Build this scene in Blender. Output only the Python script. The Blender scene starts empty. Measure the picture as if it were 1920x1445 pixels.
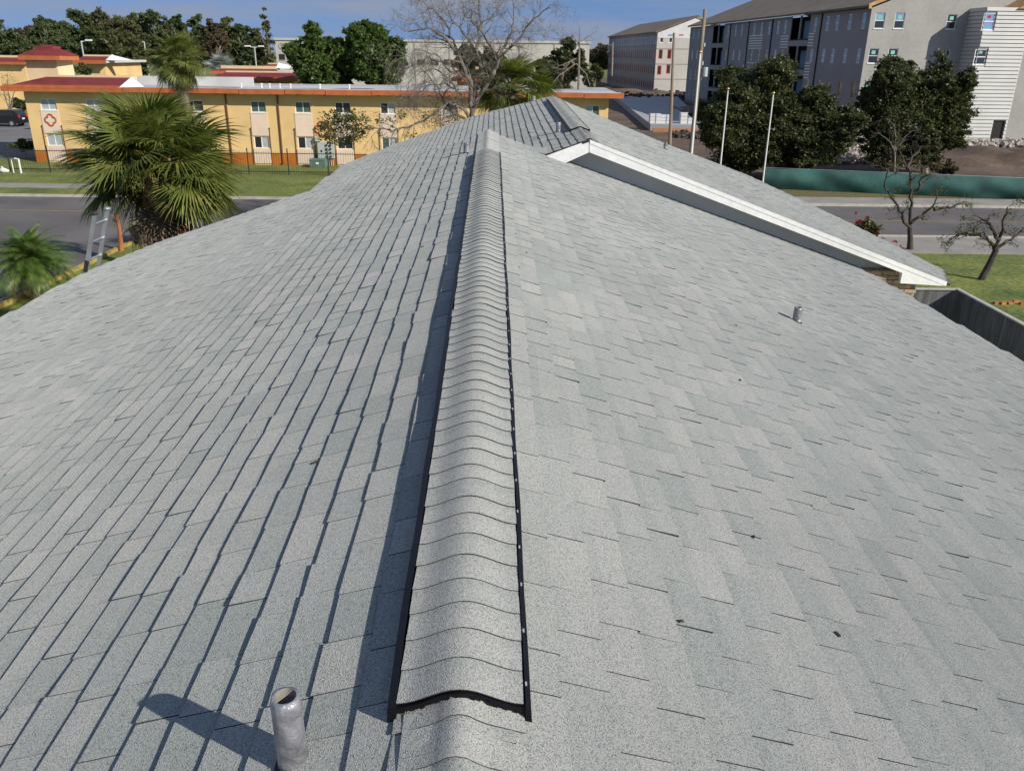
import bpy, math, random
import numpy as np
from mathutils import Vector, Matrix, noise

# ------------------------------------------------------------------ camera, world, sun, exposure
sc = bpy.context.scene
col = sc.collection
F, CX, CY = 1555.0, 960.0, 722.5          # focal length and centre in photograph pixels
ROLL, HORIZON, HC = .012, 100.0, 8.0      # camera height 8 m above the street
PITCH = math.atan((CY - HORIZON) / F)
FW = Vector((0, math.cos(PITCH), -math.sin(PITCH)))
U0 = Vector((0, math.sin(PITCH), math.cos(PITCH)))
XR = Vector((1, 0, 0)) * math.cos(ROLL) + U0 * math.sin(ROLL)
UP = Vector((-1, 0, 0)) * math.sin(ROLL) + U0 * math.cos(ROLL)
CAM = Vector((0, 0, HC))
cam = bpy.data.cameras.new('camera')
cam.sensor_fit = 'HORIZONTAL'
cam.sensor_width = 36.0
cam.lens = F / 1920.0 * 36.0
cam.clip_start = .05
cam.clip_end = 6000
camo = bpy.data.objects.new('camera', cam)
col.objects.link(camo)
mw = Matrix.Identity(4)
for i in range(3):
    mw[i][0], mw[i][1], mw[i][2], mw[i][3] = XR[i], UP[i], -FW[i], CAM[i]
camo.matrix_world = mw
sc.camera = camo

SUN_EL, SUN_AZ = math.radians(30), math.radians(126)   # azimuth clockwise from the view direction +Y
SD = Vector((math.sin(SUN_AZ) * math.cos(SUN_EL), math.cos(SUN_AZ) * math.cos(SUN_EL), math.sin(SUN_EL)))
w = bpy.data.worlds.new('World')
sc.world = w
w.use_nodes = True
nt = w.node_tree
nt.nodes.clear()
def wn(t, **k):
    n = nt.nodes.new(t)
    for a, b in k.items():
        setattr(n, a, b)
    return n
wl = nt.links.new
out = wn('ShaderNodeOutputWorld')
bg = wn('ShaderNodeBackground')
bg.inputs['Strength'].default_value = .14
sky = wn('ShaderNodeTexSky', sky_type='NISHITA', sun_disc=False)
sky.sun_elevation = SUN_EL
sky.sun_rotation = SUN_AZ
sky.air_density = 1.0
sky.dust_density = .25
sky.ozone_density = 3.5
geo = wn('ShaderNodeTexCoord')
sep = wn('ShaderNodeSeparateXYZ')
wl(geo.outputs['Generated'], sep.inputs[0])
# the horizon band shows the sky a little above it: clear winter air without a white rim
zz = wn('ShaderNodeMath', operation='MULTIPLY_ADD')
wl(sep.outputs['Z'], zz.inputs[0])
zz.inputs[1].default_value = .62
zz.inputs[2].default_value = .46
cmb = wn('ShaderNodeCombineXYZ')
wl(sep.outputs['X'], cmb.inputs[0]); wl(sep.outputs['Y'], cmb.inputs[1]); wl(zz.outputs[0], cmb.inputs[2])
wl(cmb.outputs[0], sky.inputs['Vector'])
# thin streaky clouds
mp = wn('ShaderNodeMapping')
mp.inputs['Scale'].default_value = (3.2, 3.2, 22)
mp.inputs['Location'].default_value = (3.1, 1.7, .4)
wl(geo.outputs['Generated'], mp.inputs['Vector'])
nz = wn('ShaderNodeTexNoise')
nz.inputs['Scale'].default_value = 1.5
nz.inputs['Detail'].default_value = 7
nz.inputs['Roughness'].default_value = .58
wl(mp.outputs[0], nz.inputs['Vector'])
rp = wn('ShaderNodeValToRGB')
rp.color_ramp.elements[0].position = .38
rp.color_ramp.elements[1].position = .64
rp.color_ramp.elements[1].color = (.8, .8, .8, 1)
wl(nz.outputs['Fac'], rp.inputs[0])
mx = wn('ShaderNodeMix', data_type='RGBA')
wl(rp.outputs['Color'], mx.inputs['Factor'])
wl(sky.outputs['Color'], mx.inputs['A'])
mx.inputs['B'].default_value = (1.75, 1.9, 2.3, 1)
wl(mx.outputs['Result'], bg.inputs['Color'])
wl(bg.outputs[0], out.inputs[0])

sun = bpy.data.lights.new('sun', 'SUN')
sun.energy = 4.2
sun.angle = math.radians(.5)
sun.color = (1, .935, .84)
suno = bpy.data.objects.new('sun', sun)
col.objects.link(suno)
suno.rotation_euler = SD.to_track_quat('Z', 'Y').to_euler()
sc.view_settings.view_transform = 'Standard'
sc.view_settings.look = 'None'
sc.view_settings.exposure = .35
sc.view_settings.gamma = 1.0
sc.render.engine = 'CYCLES'
try:
    sc.cycles.max_bounces = 6
    sc.cycles.transparent_max_bounces = 6
except Exception:
    pass

# ------------------------------------------------------------------ pixel rays -> places
def ray(x, y):
    return FW + XR * ((x - CX) / F) + UP * ((CY - y) / F)
def gp(x, y, z=0.0):                       # where the ray of a pixel meets the level z
    d = ray(x, y)
    return CAM + d * ((z - HC) / d.z)
def qp(x, y, Y):                           # where it meets the upright plane at distance Y
    d = ray(x, y)
    return CAM + d * (Y / d.y)
def proj(P):
    v = Vector(P) - CAM
    z = v.dot(FW)
    return CX + F * v.dot(XR) / z, CY - F * v.dot(UP) / z, z
# frame of the roof: RY along the ridges
RY = ray(926, 50).normalized()
RX = RY.cross(Vector((0, 0, 1))).normalized()
RZ = RX.cross(RY)
def rf(x, y, z):
    return CAM + RX * x + RY * y + RZ * z
def rdir(px):
    d = ray(*px)
    return Vector((d.dot(RX), d.dot(RY), d.dot(RZ)))

# ------------------------------------------------------------------ objects and meshes
def tag(o, label=None, cat=None, group=None, kind=None):
    for k, v in (('label', label), ('category', cat), ('group', group), ('kind', kind)):
        if v:
            o[k] = v
    return o
BASE = {}
def thing(name, label, cat, loc=(0, 0, 0), group=None):
    o = bpy.data.objects.new(name, None)
    o.empty_display_size = .2
    o.location = loc
    col.objects.link(o)
    BASE[o.name] = Vector(loc)
    return tag(o, label, cat, group)
def link(name, me, parent=None, loc=(0, 0, 0)):
    o = bpy.data.objects.new(name, me)
    o.location = loc
    col.objects.link(o)
    if parent is not None:
        o.parent = parent
    return o
def ortho(d):
    d = Vector(d).normalized()
    a = d.cross(Vector((0, 0, 1)))
    if a.length < 1e-3:
        a = d.cross(Vector((1, 0, 0)))
    a.normalize()
    return a, d.cross(a).normalized()
class MB:
    def __init__(s):
        s.v = []
        s.f = []
        s.sh = []
    def poly(s, pts):
        n = len(s.v)
        s.v += [tuple(p) for p in pts]
        s.f.append(tuple(range(n, n + len(pts))))
    def hexa(s, p):                        # p: 4 lower then 4 upper corners, same order
        n = len(s.v)
        s.v += [tuple(q) for q in p]
        s.f += [(n+3, n+2, n+1, n), (n+4, n+5, n+6, n+7), (n, n+1, n+5, n+4), (n+1, n+2, n+6, n+5),
                (n+2, n+3, n+7, n+6), (n+3, n, n+4, n+7)]
    def box(s, x0, x1, y0, y1, z0, z1):
        s.hexa([(x0,y0,z0),(x1,y0,z0),(x1,y1,z0),(x0,y1,z0),(x0,y0,z1),(x1,y0,z1),(x1,y1,z1),(x0,y1,z1)])
    def fbox(s, O, R, N, u0, u1, z0, z1, n0, n1, Z=Vector((0, 0, 1))):   # box in the frame of a facade
        c = [O + R*u + N*n + Z*z for z in (z0, z1) for (u, n) in ((u0, n1), (u1, n1), (u1, n0), (u0, n0))]
        s.hexa(c)
    def prism(s, pts, ext):
        n = len(s.v)
        k = len(pts)
        ext = Vector(ext)
        s.v += [tuple(p) for p in pts] + [tuple(Vector(p) + ext) for p in pts]
        s.f.append(tuple(range(n, n + k)))
        s.f.append(tuple(range(n + 2*k - 1, n + k - 1, -1)))
        for i in range(k):
            j = (i + 1) % k
            s.f.append((n + j, n + i, n + k + i, n + k + j))
    def tube(s, pts, rad, n=8, cap=True):
        pts = [Vector(p) for p in pts]
        if not isinstance(rad, (list, tuple)):
            rad = [rad] * len(pts)
        st = len(s.v)
        a = None
        for i, p in enumerate(pts):
            d = pts[min(i+1, len(pts)-1)] - pts[max(i-1, 0)]
            if d.length < 1e-9:
                d = Vector((0, 0, 1))
            d.normalize()
            if a is None:
                a, b = ortho(d)
            else:
                a = a - d * a.dot(d)
                if a.length < 1e-5:
                    a, b = ortho(d)
                a.normalize()
                b = d.cross(a)
            for k in range(n):
                t = 2 * math.pi * k / n
                s.v.append(tuple(p + (a * math.cos(t) + b * math.sin(t)) * rad[i]))
        for i in range(len(pts) - 1):
            for k in range(n):
                k2 = (k + 1) % n
                s.f.append((st+i*n+k, st+i*n+k2, st+(i+1)*n+k2, st+(i+1)*n+k))
        if cap:
            s.f.append(tuple(st + k for k in range(n-1, -1, -1)))
            s.f.append(tuple(st + (len(pts)-1)*n + k for k in range(n)))
    def ball(s, c, r, n=8, m=6, sq=(1, 1, 1)):
        st = len(s.v)
        c = Vector(c)
        for i in range(1, m):
            t = math.pi * i / m
            for k in range(n):
                ph = 2 * math.pi * k / n
                s.v.append((c.x + r*sq[0]*math.sin(t)*math.cos(ph), c.y + r*sq[1]*math.sin(t)*math.sin(ph), c.z + r*sq[2]*math.cos(t)))
        s.v += [(c.x, c.y, c.z + r*sq[2]), (c.x, c.y, c.z - r*sq[2])]
        tp, bt = len(s.v) - 2, len(s.v) - 1
        for i in range(m - 2):
            for k in range(n):
                k2 = (k + 1) % n
                s.f.append((st+i*n+k, st+(i+1)*n+k, st+(i+1)*n+k2, st+i*n+k2))
        for k in range(n):
            k2 = (k + 1) % n
            s.f.append((tp, st+k, st+k2))
            s.f.append((bt, st+(m-2)*n+k2, st+(m-2)*n+k))
    def mesh(s, name, mat, off=Vector((0, 0, 0)), smooth=False):
        me = bpy.data.meshes.new(name)
        a = np.array(s.v, dtype=np.float64).reshape(-1, 3) - np.array(off)
        me.from_pydata(a.tolist(), [], s.f)
        if s.sh:
            at = me.attributes.new('shade', 'FLOAT', 'FACE')
            at.data.foreach_set('value', np.array(s.sh, dtype=np.float32))
        if smooth:
            me.polygons.foreach_set('use_smooth', [True] * len(me.polygons))
        me.materials.append(mat)
        me.update()
        return me
    def build(s, name, mat, parent=None, smooth=False, local=False):
        off = Vector((0, 0, 0))
        if parent is not None and not local:
            p = parent
            while p is not None:
                off = off + Vector(p.location)
                p = p.parent
        return link(name, s.mesh(name, mat, off, smooth), parent)
def struct(name, mb, mat):
    return tag(mb.build(name, mat), kind='structure')
def np_mesh(name, V, Fq, mat):             # many quads from arrays
    me = bpy.data.meshes.new(name)
    V = np.ascontiguousarray(V, dtype=np.float32)
    Fq = np.ascontiguousarray(Fq, dtype=np.int32)
    me.vertices.add(len(V)); me.vertices.foreach_set('co', V.ravel())
    k = Fq.shape[1]
    me.loops.add(Fq.size); me.loops.foreach_set('vertex_index', Fq.ravel())
    me.polygons.add(len(Fq))
    me.polygons.foreach_set('loop_start', np.arange(0, Fq.size, k, dtype=np.int32))
    me.polygons.foreach_set('loop_total', np.full(len(Fq), k, dtype=np.int32))
    me.materials.append(mat)
    me.update(calc_edges=True)
    return me

# ------------------------------------------------------------------ materials
def mat(name, c, rough=.8, var=.12, scale=2.0, c2=None, bump=0, bscale=20, metal=0, fine=0, fscale=60, spec=.5, obj=0, detail=4, coords='Position', stretch=None):
    m = bpy.data.materials.new(name)
    m.use_nodes = True
    t = m.node_tree
    b = t.nodes['Principled BSDF']
    b.inputs['Roughness'].default_value = rough
    b.inputs['Metallic'].default_value = metal
    b.inputs['Specular IOR Level'].default_value = spec
    g = t.nodes.new('ShaderNodeNewGeometry')
    src = g.outputs['Position']
    if stretch:
        mp = t.nodes.new('ShaderNodeMapping')
        mp.inputs['Scale'].default_value = stretch
        t.links.new(src, mp.inputs['Vector'])
        src = mp.outputs[0]
    n = t.nodes.new('ShaderNodeTexNoise')
    n.inputs['Scale'].default_value = scale
    n.inputs['Detail'].default_value = detail
    t.links.new(src, n.inputs['Vector'])
    mx = t.nodes.new('ShaderNodeMix')
    mx.data_type = 'RGBA'
    cr = t.nodes.new('ShaderNodeValToRGB')
    cr.color_ramp.elements[0].position = .3
    cr.color_ramp.elements[1].position = .7
    t.links.new(n.outputs['Fac'], cr.inputs[0])
    t.links.new(cr.outputs['Color'], mx.inputs['Factor'])
    a = [max(0, x * (1 - var)) for x in c] + [1]
    bb = ([x for x in c2] if c2 else [x * (1 + var) for x in c]) + [1]
    mx.inputs['A'].default_value = a
    mx.inputs['B'].default_value = bb
    last = mx.outputs['Result']
    if fine:
        n2 = t.nodes.new('ShaderNodeTexNoise')
        n2.inputs['Scale'].default_value = fscale
        n2.inputs['Detail'].default_value = 2
        t.links.new(src, n2.inputs['Vector'])
        mr = t.nodes.new('ShaderNodeMapRange')
        mr.inputs[1].default_value = .25; mr.inputs[2].default_value = .75
        mr.inputs[3].default_value = 1 - fine; mr.inputs[4].default_value = 1 + fine
        t.links.new(n2.outputs['Fac'], mr.inputs[0])
        m2 = t.nodes.new('ShaderNodeVectorMath'); m2.operation = 'SCALE'
        t.links.new(last, m2.inputs[0]); t.links.new(mr.outputs[0], m2.inputs['Scale'])
        last = m2.outputs[0]
    if obj:
        oi = t.nodes.new('ShaderNodeObjectInfo')
        mr = t.nodes.new('ShaderNodeMapRange')
        mr.inputs[3].default_value = 1 - obj; mr.inputs[4].default_value = 1 + obj
        t.links.new(oi.outputs['Random'], mr.inputs[0])
        m3 = t.nodes.new('ShaderNodeVectorMath'); m3.operation = 'SCALE'
        t.links.new(last, m3.inputs[0]); t.links.new(mr.outputs[0], m3.inputs['Scale'])
        last = m3.outputs[0]
    t.links.new(last, b.inputs['Base Color'])
    if bump:
        n3 = t.nodes.new('ShaderNodeTexNoise')
        n3.inputs['Scale'].default_value = bscale
        n3.inputs['Detail'].default_value = 3
        t.links.new(src, n3.inputs['Vector'])
        bp = t.nodes.new('ShaderNodeBump')
        bp.inputs['Strength'].default_value = bump
        bp.inputs['Distance'].default_value = .02
        t.links.new(n3.outputs['Fac'], bp.inputs['Height'])
        t.links.new(bp.outputs[0], b.inputs['Normal'])
    return m
def leafmat(name, c, c2, rough=.5, trans=.25, scale=.9):
    m = mat(name, c, rough, .0, scale, c2, fine=.35, fscale=6, spec=.35)
    t = m.node_tree
    b = t.nodes['Principled BSDF']
    o = t.nodes['Material Output']
    tr = t.nodes.new('ShaderNodeBsdfTranslucent')
    lk = b.inputs['Base Color'].links[0].from_socket
    sv = t.nodes.new('ShaderNodeVectorMath'); sv.operation = 'MULTIPLY'
    sv.inputs[1].default_value = (1.3, 1.5, .5)
    t.links.new(lk, sv.inputs[0]); t.links.new(sv.outputs[0], tr.inputs['Color'])
    ms = t.nodes.new('ShaderNodeMixShader')
    ms.inputs[0].default_value = trans
    t.links.new(b.outputs[0], ms.inputs[1]); t.links.new(tr.outputs[0], ms.inputs[2])
    t.links.new(ms.outputs[0], o.inputs['Surface'])
    return m
def glassmat(name, c, rough=.08):
    m = mat(name, c, rough, .25, .7, spec=.8)
    return m
def shinglemat(name, light, green, bumps=.5):
    m = bpy.data.materials.new(name)
    m.use_nodes = True
    t = m.node_tree
    N = t.nodes.new
    L = t.links.new
    b = t.nodes['Principled BSDF']
    b.inputs['Roughness'].default_value = .95
    b.inputs['Specular IOR Level'].default_value = .15
    b.inputs['Diffuse Roughness'].default_value = .9
    g = N('ShaderNodeNewGeometry')
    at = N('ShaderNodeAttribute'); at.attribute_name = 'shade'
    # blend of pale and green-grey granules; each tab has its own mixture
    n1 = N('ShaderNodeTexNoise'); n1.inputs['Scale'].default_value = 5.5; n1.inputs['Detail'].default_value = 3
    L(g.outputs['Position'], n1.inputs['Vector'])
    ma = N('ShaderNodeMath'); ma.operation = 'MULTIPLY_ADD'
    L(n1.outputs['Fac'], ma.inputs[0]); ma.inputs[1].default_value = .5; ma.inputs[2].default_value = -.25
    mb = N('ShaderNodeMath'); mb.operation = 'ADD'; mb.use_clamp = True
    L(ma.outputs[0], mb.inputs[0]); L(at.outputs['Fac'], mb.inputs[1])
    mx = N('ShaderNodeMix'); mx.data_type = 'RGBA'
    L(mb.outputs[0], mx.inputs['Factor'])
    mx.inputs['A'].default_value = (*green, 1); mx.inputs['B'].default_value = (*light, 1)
    # single granules
    n2 = N('ShaderNodeTexVoronoi'); n2.inputs['Scale'].default_value = 380
    L(g.outputs['Position'], n2.inputs['Vector'])
    sp = N('ShaderNodeSeparateColor')
    L(n2.outputs['Color'], sp.inputs[0])
    cr = N('ShaderNodeValToRGB')
    e = cr.color_ramp.elements
    e[0].position = .0; e[0].color = (.45, .47, .48, 1)
    e[1].position = 1; e[1].color = (1.28, 1.27, 1.24, 1)
    for p_, c_ in ((.16, .62), (.32, .94), (.8, 1.08)):
        q = e.new(p_); q.color = (c_, c_, c_, 1)
    L(sp.outputs[0], cr.inputs[0])
    mu = N('ShaderNodeVectorMath'); mu.operation = 'MULTIPLY'
    L(mx.outputs['Result'], mu.inputs[0]); L(cr.outputs['Color'], mu.inputs[1])
    # large weathered patches
    n4 = N('ShaderNodeTexNoise'); n4.inputs['Scale'].default_value = .55; n4.inputs['Detail'].default_value = 5
    L(g.outputs['Position'], n4.inputs['Vector'])
    mr = N('ShaderNodeMapRange'); mr.inputs[1].default_value = .3; mr.inputs[2].default_value = .7
    mr.inputs[3].default_value = .93; mr.inputs[4].default_value = 1.06
    L(n4.outputs['Fac'], mr.inputs[0])
    m3 = N('ShaderNodeVectorMath'); m3.operation = 'SCALE'
    L(mu.outputs[0], m3.inputs[0]); L(mr.outputs[0], m3.inputs['Scale'])
    # cut edges show black asphalt (shade below -0.5)
    lt = N('ShaderNodeMath'); lt.operation = 'LESS_THAN'; lt.inputs[1].default_value = -.5
    L(at.outputs['Fac'], lt.inputs[0])
    me_ = N('ShaderNodeMix'); me_.data_type = 'RGBA'
    L(lt.outputs[0], me_.inputs['Factor']); L(m3.outputs[0], me_.inputs['A']); me_.inputs['B'].default_value = (.05, .05, .052, 1)
    L(me_.outputs['Result'], b.inputs['Base Color'])
    bp = N('ShaderNodeBump'); bp.inputs['Strength'].default_value = bumps; bp.inputs['Distance'].default_value = .003
    L(n2.outputs['Distance'], bp.inputs['Height'])
    L(bp.outputs[0], b.inputs['Normal'])
    return m
M = {}
M['shingle'] = shinglemat('shingle_granules', (.362, .363, .344), (.278, .300, .284))
M['deck'] = mat('shingle_underlay', (.035, .036, .036), .95)  # near-black tone stands for the shade in the slots between tabs
M['black'] = mat('black_plastic', (.006, .006, .008), .45, .3, 30, spec=.3)
M['slot'] = mat('pale_slot', (.42, .42, .44), .7)
M['white'] = mat('white_paint', (.77, .77, .74), .55, .08, 1.1, fine=.07, fscale=14, detail=8)
M['soffit'] = mat('painted_boards', (.84, .83, .81), .7, .06, 2)
M['lead'] = mat('lead_sheet', (.33, .33, .35), .38, .45, 14, metal=.5, bump=.7, bscale=24)
M['leadin'] = mat('pipe_inside', (.24, .22, .20), .7, .3, 30)
M['brick'] = mat('tan_brick', (.40, .29, .18), .9, .2, 9, obj=.2, bump=.3, bscale=90)
M['mortar'] = mat('mortar', (.30, .27, .23), .95)
M['grass'] = mat('grass', (.105, .165, .022), .95, .35, .4, (.185, .205, .042), fine=.5, fscale=5, bump=.8, bscale=9, detail=8)
M['drygrass'] = mat('dry_grass', (.19, .14, .06), .95, .3, .8, (.11, .115, .035), fine=.5, fscale=7, bump=.8, bscale=9, detail=8)
M['asphalt'] = mat('asphalt', (.115, .106, .102), .9, .3, .22, fine=.22, fscale=30, bump=.2, bscale=60, detail=8)
M['lot'] = mat('worn_asphalt', (.16, .155, .15), .9, .2, .3, fine=.15, fscale=20, detail=8)
M['concrete'] = mat('concrete', (.27, .25, .225), .9, .15, .8, fine=.12, fscale=25, detail=6)
M['kerbyellow'] = mat('yellow_kerb', (.33, .24, .06), .85, .35, 2)
M['kerb'] = mat('kerb_concrete', (.42, .39, .33), .85, .15, 2)
M['dirt'] = mat('bare_dirt', (.085, .055, .036), .95, .35, .25, (.16, .11, .075), fine=.35, fscale=3, bump=.8, bscale=3, detail=8)
M['slab'] = mat('poured_concrete', (.34, .34, .345), .85, .12, .3, detail=6)

# ------------------------------------------------------------------ the shingled building the camera stands on
rng = random.Random(7)
H0, X0 = 1.56, -.08
UF = 13.45
REARX, REARZ = 1.503, -1.611
bld = thing('shingle_roofed_building', 'low building under pale grey shingle roofs with two parallel ridges and a white gable fascia', 'building', (0, 6, 0))
EXP, TAB = .1425, .30
class Slope:
    def __init__(s, rx, rz, sign, sl):
        s.rx, s.rz, s.sign, s.s = rx, rz, sign, sl
        s.c = 1 / math.sqrt(1 + sl * sl)
        s.sn = sl * s.c
        s.n = (RX * (sign * s.sn) + RZ * s.c)
    def at(s, u, v, h=0.0):
        return rf(s.rx + s.sign * v * s.c, u, s.rz - v * s.sn) + s.n * h
    def uv(s, px):                        # pixel -> place on this slope
        d = rdir(px)
        k = s.sign * s.s
        t = (s.rz + k * s.rx) / (d.z + k * d.x)
        return (t * d.y, (t * d.x - s.rx) * s.sign / s.c)
    def hit(s, px, h=0.0):
        return s.at(*s.uv(px), h)
NL = Slope(X0, -H0, -1, .335)
NR = Slope(X0, -H0, 1, .34)
RL = Slope(REARX, REARZ, -1, .352)
RR = Slope(REARX, REARZ, 1, .369)
d = rdir((1008, 180)); UR = d.y * REARZ / d.z
polys = {
    'NL': [(-1.2, 0), (14.02, 0), NL.uv((866, 264)), NL.uv((560, 365)), NL.uv((435, 408)), NL.uv((310, 450)), NL.uv((266, 467)), NL.uv((160, 510)), NL.uv((80, 554)), NL.uv((0, 598)), (-1.2, NL.uv((0, 598))[1] + .25)],
    'NR': [(-1.2, 0), (14.0, 0), (13.9, 1.3), NR.uv((1600, 496)), NR.uv((1700, 552)), NR.uv((1800, 610)), NR.uv((1920, 680)), (-1.2, NR.uv((1920, 680))[1] + .3)],
    'RL': [(UF, 0), (UR, 0), RL.uv((892, 217)), RL.uv((740, 271)), RL.uv((645, 309)), RL.uv((590, 350)), (UF + .1, RL.uv((590, 350))[1] + .1)],
    'RR': [(UF, 0), (UR, 0), RR.uv((1248, 270)), RR.uv((1400, 328)), RR.uv((1580, 412)), RR.uv((1700, 472)), RR.uv((1768, 506)), RR.uv((1774, 528)), (UF, RR.uv((1774, 528))[1])],
}
def span(poly, v):
    xs = []
    for i in range(len(poly)):
        (u0, v0), (u1, v1) = poly[i], poly[(i + 1) % len(poly)]
        if (v0 <= v < v1) or (v1 <= v < v0):
            xs.append(u0 + (u1 - u0) * (v - v0) / (v1 - v0))
    return (min(xs), max(xs)) if len(xs) > 1 else None
tabs = []
slopes = {}
for key, S in (('NL', NL), ('NR', NR), ('RL', RL), ('RR', RR)):
    pl = polys[key]
    top = [S.at(u, v, -.004) for u, v in pl]
    mb = MB()
    mb.prism(top if S.sign > 0 else top, S.n * -.03)
    part = mb.build('roof_slope', M['deck'], bld)
    slopes[key] = part
    vmax = max(v for u, v in pl)
    k = 0
    near = key in ('NL', 'NR')
    drift = rng.random()
    while k * EXP < vmax:
        v0, v1 = k * EXP, (k + 1) * EXP
        sp = span(pl, min(v0 + EXP * .5, vmax - .01))
        if sp:
            a, b = sp
            drift += .41 + rng.uniform(-.09, .09)
            u = a - (drift % 1.0) * TAB
            wob = rng.uniform(0, 9)
            tooth = 0
            while u < b:
                wd = rng.choice((.17, .22, .26, .29, .30, .31)) + rng.uniform(-.012, .012); tooth = 1 - tooth
                g = (rng.uniform(.0024, .0042) if S.sign > 0 else rng.uniform(.0014, .003)) + min(.005, max(0, u) * .0005)
                ua, ub = max(u + g, a), min(u + wd, b)
                u += wd
                if ub - ua < .05:
                    continue
                v1m = min(v1, vmax)
                j = [rng.gauss(0, .0026) + .0022 * math.sin(ua * 2.3 + wob + q * .6) for q in (0, 1)]
                hb = [(.0066 if S.sign > 0 else .0098) + .0012 * tooth + abs(rng.gauss(0, .0024)) for _ in (0, 1)]
                mis = rng.gauss(0, .003)
                pt = [S.at(ua, v0 - .022, .001), S.at(ub, v0 - .022, .001), S.at(ub, v1m + j[1] + mis, hb[1]), S.at(ua, v1m + j[0] + mis, hb[0])]
                pb = [S.at(ua, v0 - .022, -.0035), S.at(ub, v0 - .022, -.0035), S.at(ub, v1m + j[1] + mis, -.001), S.at(ua, v1m + j[0] + mis, -.001)]
                if S.sign < 0:
                    pass
                shade = min(1, max(0, .55 + .33 * noise.noise((u * 1.1 + k * 7.3, k * .9, 2.0)) * 1.4 + rng.gauss(0, .2)))
                q = [proj(p) for p in pt]
                ar = 0
                if all(x[2] > .3 for x in q):
                    cxx, cyy = sum(x[0] for x in q) / 4, sum(x[1] for x in q) / 4
                    if -30 < cxx < 1950 and -30 < cyy < 1475:
                        ar = abs(sum(q[i][0] * q[(i+1) % 4][1] - q[(i+1) % 4][0] * q[i][1] for i in range(4))) / 2
                tabs.append((ar, key, pb, pt, shade))
        k += 1
tabs.sort(key=lambda t: -t[0])
rest = {k: MB() for k in slopes}
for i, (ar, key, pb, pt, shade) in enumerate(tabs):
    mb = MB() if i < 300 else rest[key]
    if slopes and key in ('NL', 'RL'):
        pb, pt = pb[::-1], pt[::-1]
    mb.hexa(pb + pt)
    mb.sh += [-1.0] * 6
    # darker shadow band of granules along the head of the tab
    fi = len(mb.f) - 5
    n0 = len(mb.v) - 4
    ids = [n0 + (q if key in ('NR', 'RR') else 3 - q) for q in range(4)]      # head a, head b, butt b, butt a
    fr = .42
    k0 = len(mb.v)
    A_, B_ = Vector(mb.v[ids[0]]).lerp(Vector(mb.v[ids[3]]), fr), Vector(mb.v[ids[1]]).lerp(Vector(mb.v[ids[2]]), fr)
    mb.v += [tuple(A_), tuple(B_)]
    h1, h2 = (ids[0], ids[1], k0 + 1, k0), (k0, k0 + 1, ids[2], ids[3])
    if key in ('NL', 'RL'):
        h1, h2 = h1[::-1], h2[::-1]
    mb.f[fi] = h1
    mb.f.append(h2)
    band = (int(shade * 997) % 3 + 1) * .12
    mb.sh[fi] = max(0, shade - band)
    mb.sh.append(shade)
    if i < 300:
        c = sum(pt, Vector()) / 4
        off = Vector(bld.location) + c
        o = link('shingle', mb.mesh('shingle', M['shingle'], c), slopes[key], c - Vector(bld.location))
for key, mb in rest.items():
    tag(mb.build('shingle_field', M['shingle'], slopes[key]), kind='stuff')

# ridge caps and ridge vents
def cap_mesh(prof, half, length, t, shade, lift):
    mb = MB()
    n = 15
    xs = [-half + 2 * half * i / (n - 1) for i in range(n)]
    row = lambda yy, h: [tuple(RX * x + RY * yy + RZ * (prof(x) + h)) for x in xs]
    for ra, rb in ((row(length - .065, lift * .3), row(length, 0)), (row(0, lift), row(length - .065, lift * .3)), (row(length, -t), row(0, lift - t)), (row(0, lift - t), row(0, lift)), (row(length, 0), row(length, -t))):
        k = len(mb.v)
        mb.v += ra + rb
        mb.f += [(k + i, k + i + 1, k + n + i + 1, k + n + i) for i in range(n - 1)]
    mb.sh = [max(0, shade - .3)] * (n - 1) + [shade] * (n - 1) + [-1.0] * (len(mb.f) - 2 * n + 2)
    return mb.mesh('cap_shingle', M['shingle'], Vector(), True)
def sharp(me):
    me.polygons.foreach_set('use_smooth', [True] * len(me.polygons))
def vent_prof(x):
    return -.022 + .047 * (.5 + .5 * math.cos(math.pi * min(1, abs(x) / .163)))
def ridge_prof(x):
    a = abs(x)
    return .016 - (a * a / .11 if a < .055 else .0275 + (a - .055) * .335)
def add_caps(parent, rx, rz, u0, u1, prof, half, expo, lift=.0064):
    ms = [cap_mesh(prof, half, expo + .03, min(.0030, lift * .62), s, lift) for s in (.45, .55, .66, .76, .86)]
    u = u0
    while u < u1 - .02:
        o = link('cap_shingle', rng.choice(ms), parent)
        o.location = rf(rx + rng.gauss(0, .0018), u + rng.gauss(0, .006), rz + rng.gauss(0, .0006)) - Vector(bld.location)
        o.rotation_euler = (0, 0, rng.gauss(0, .011))
        u += expo
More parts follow.
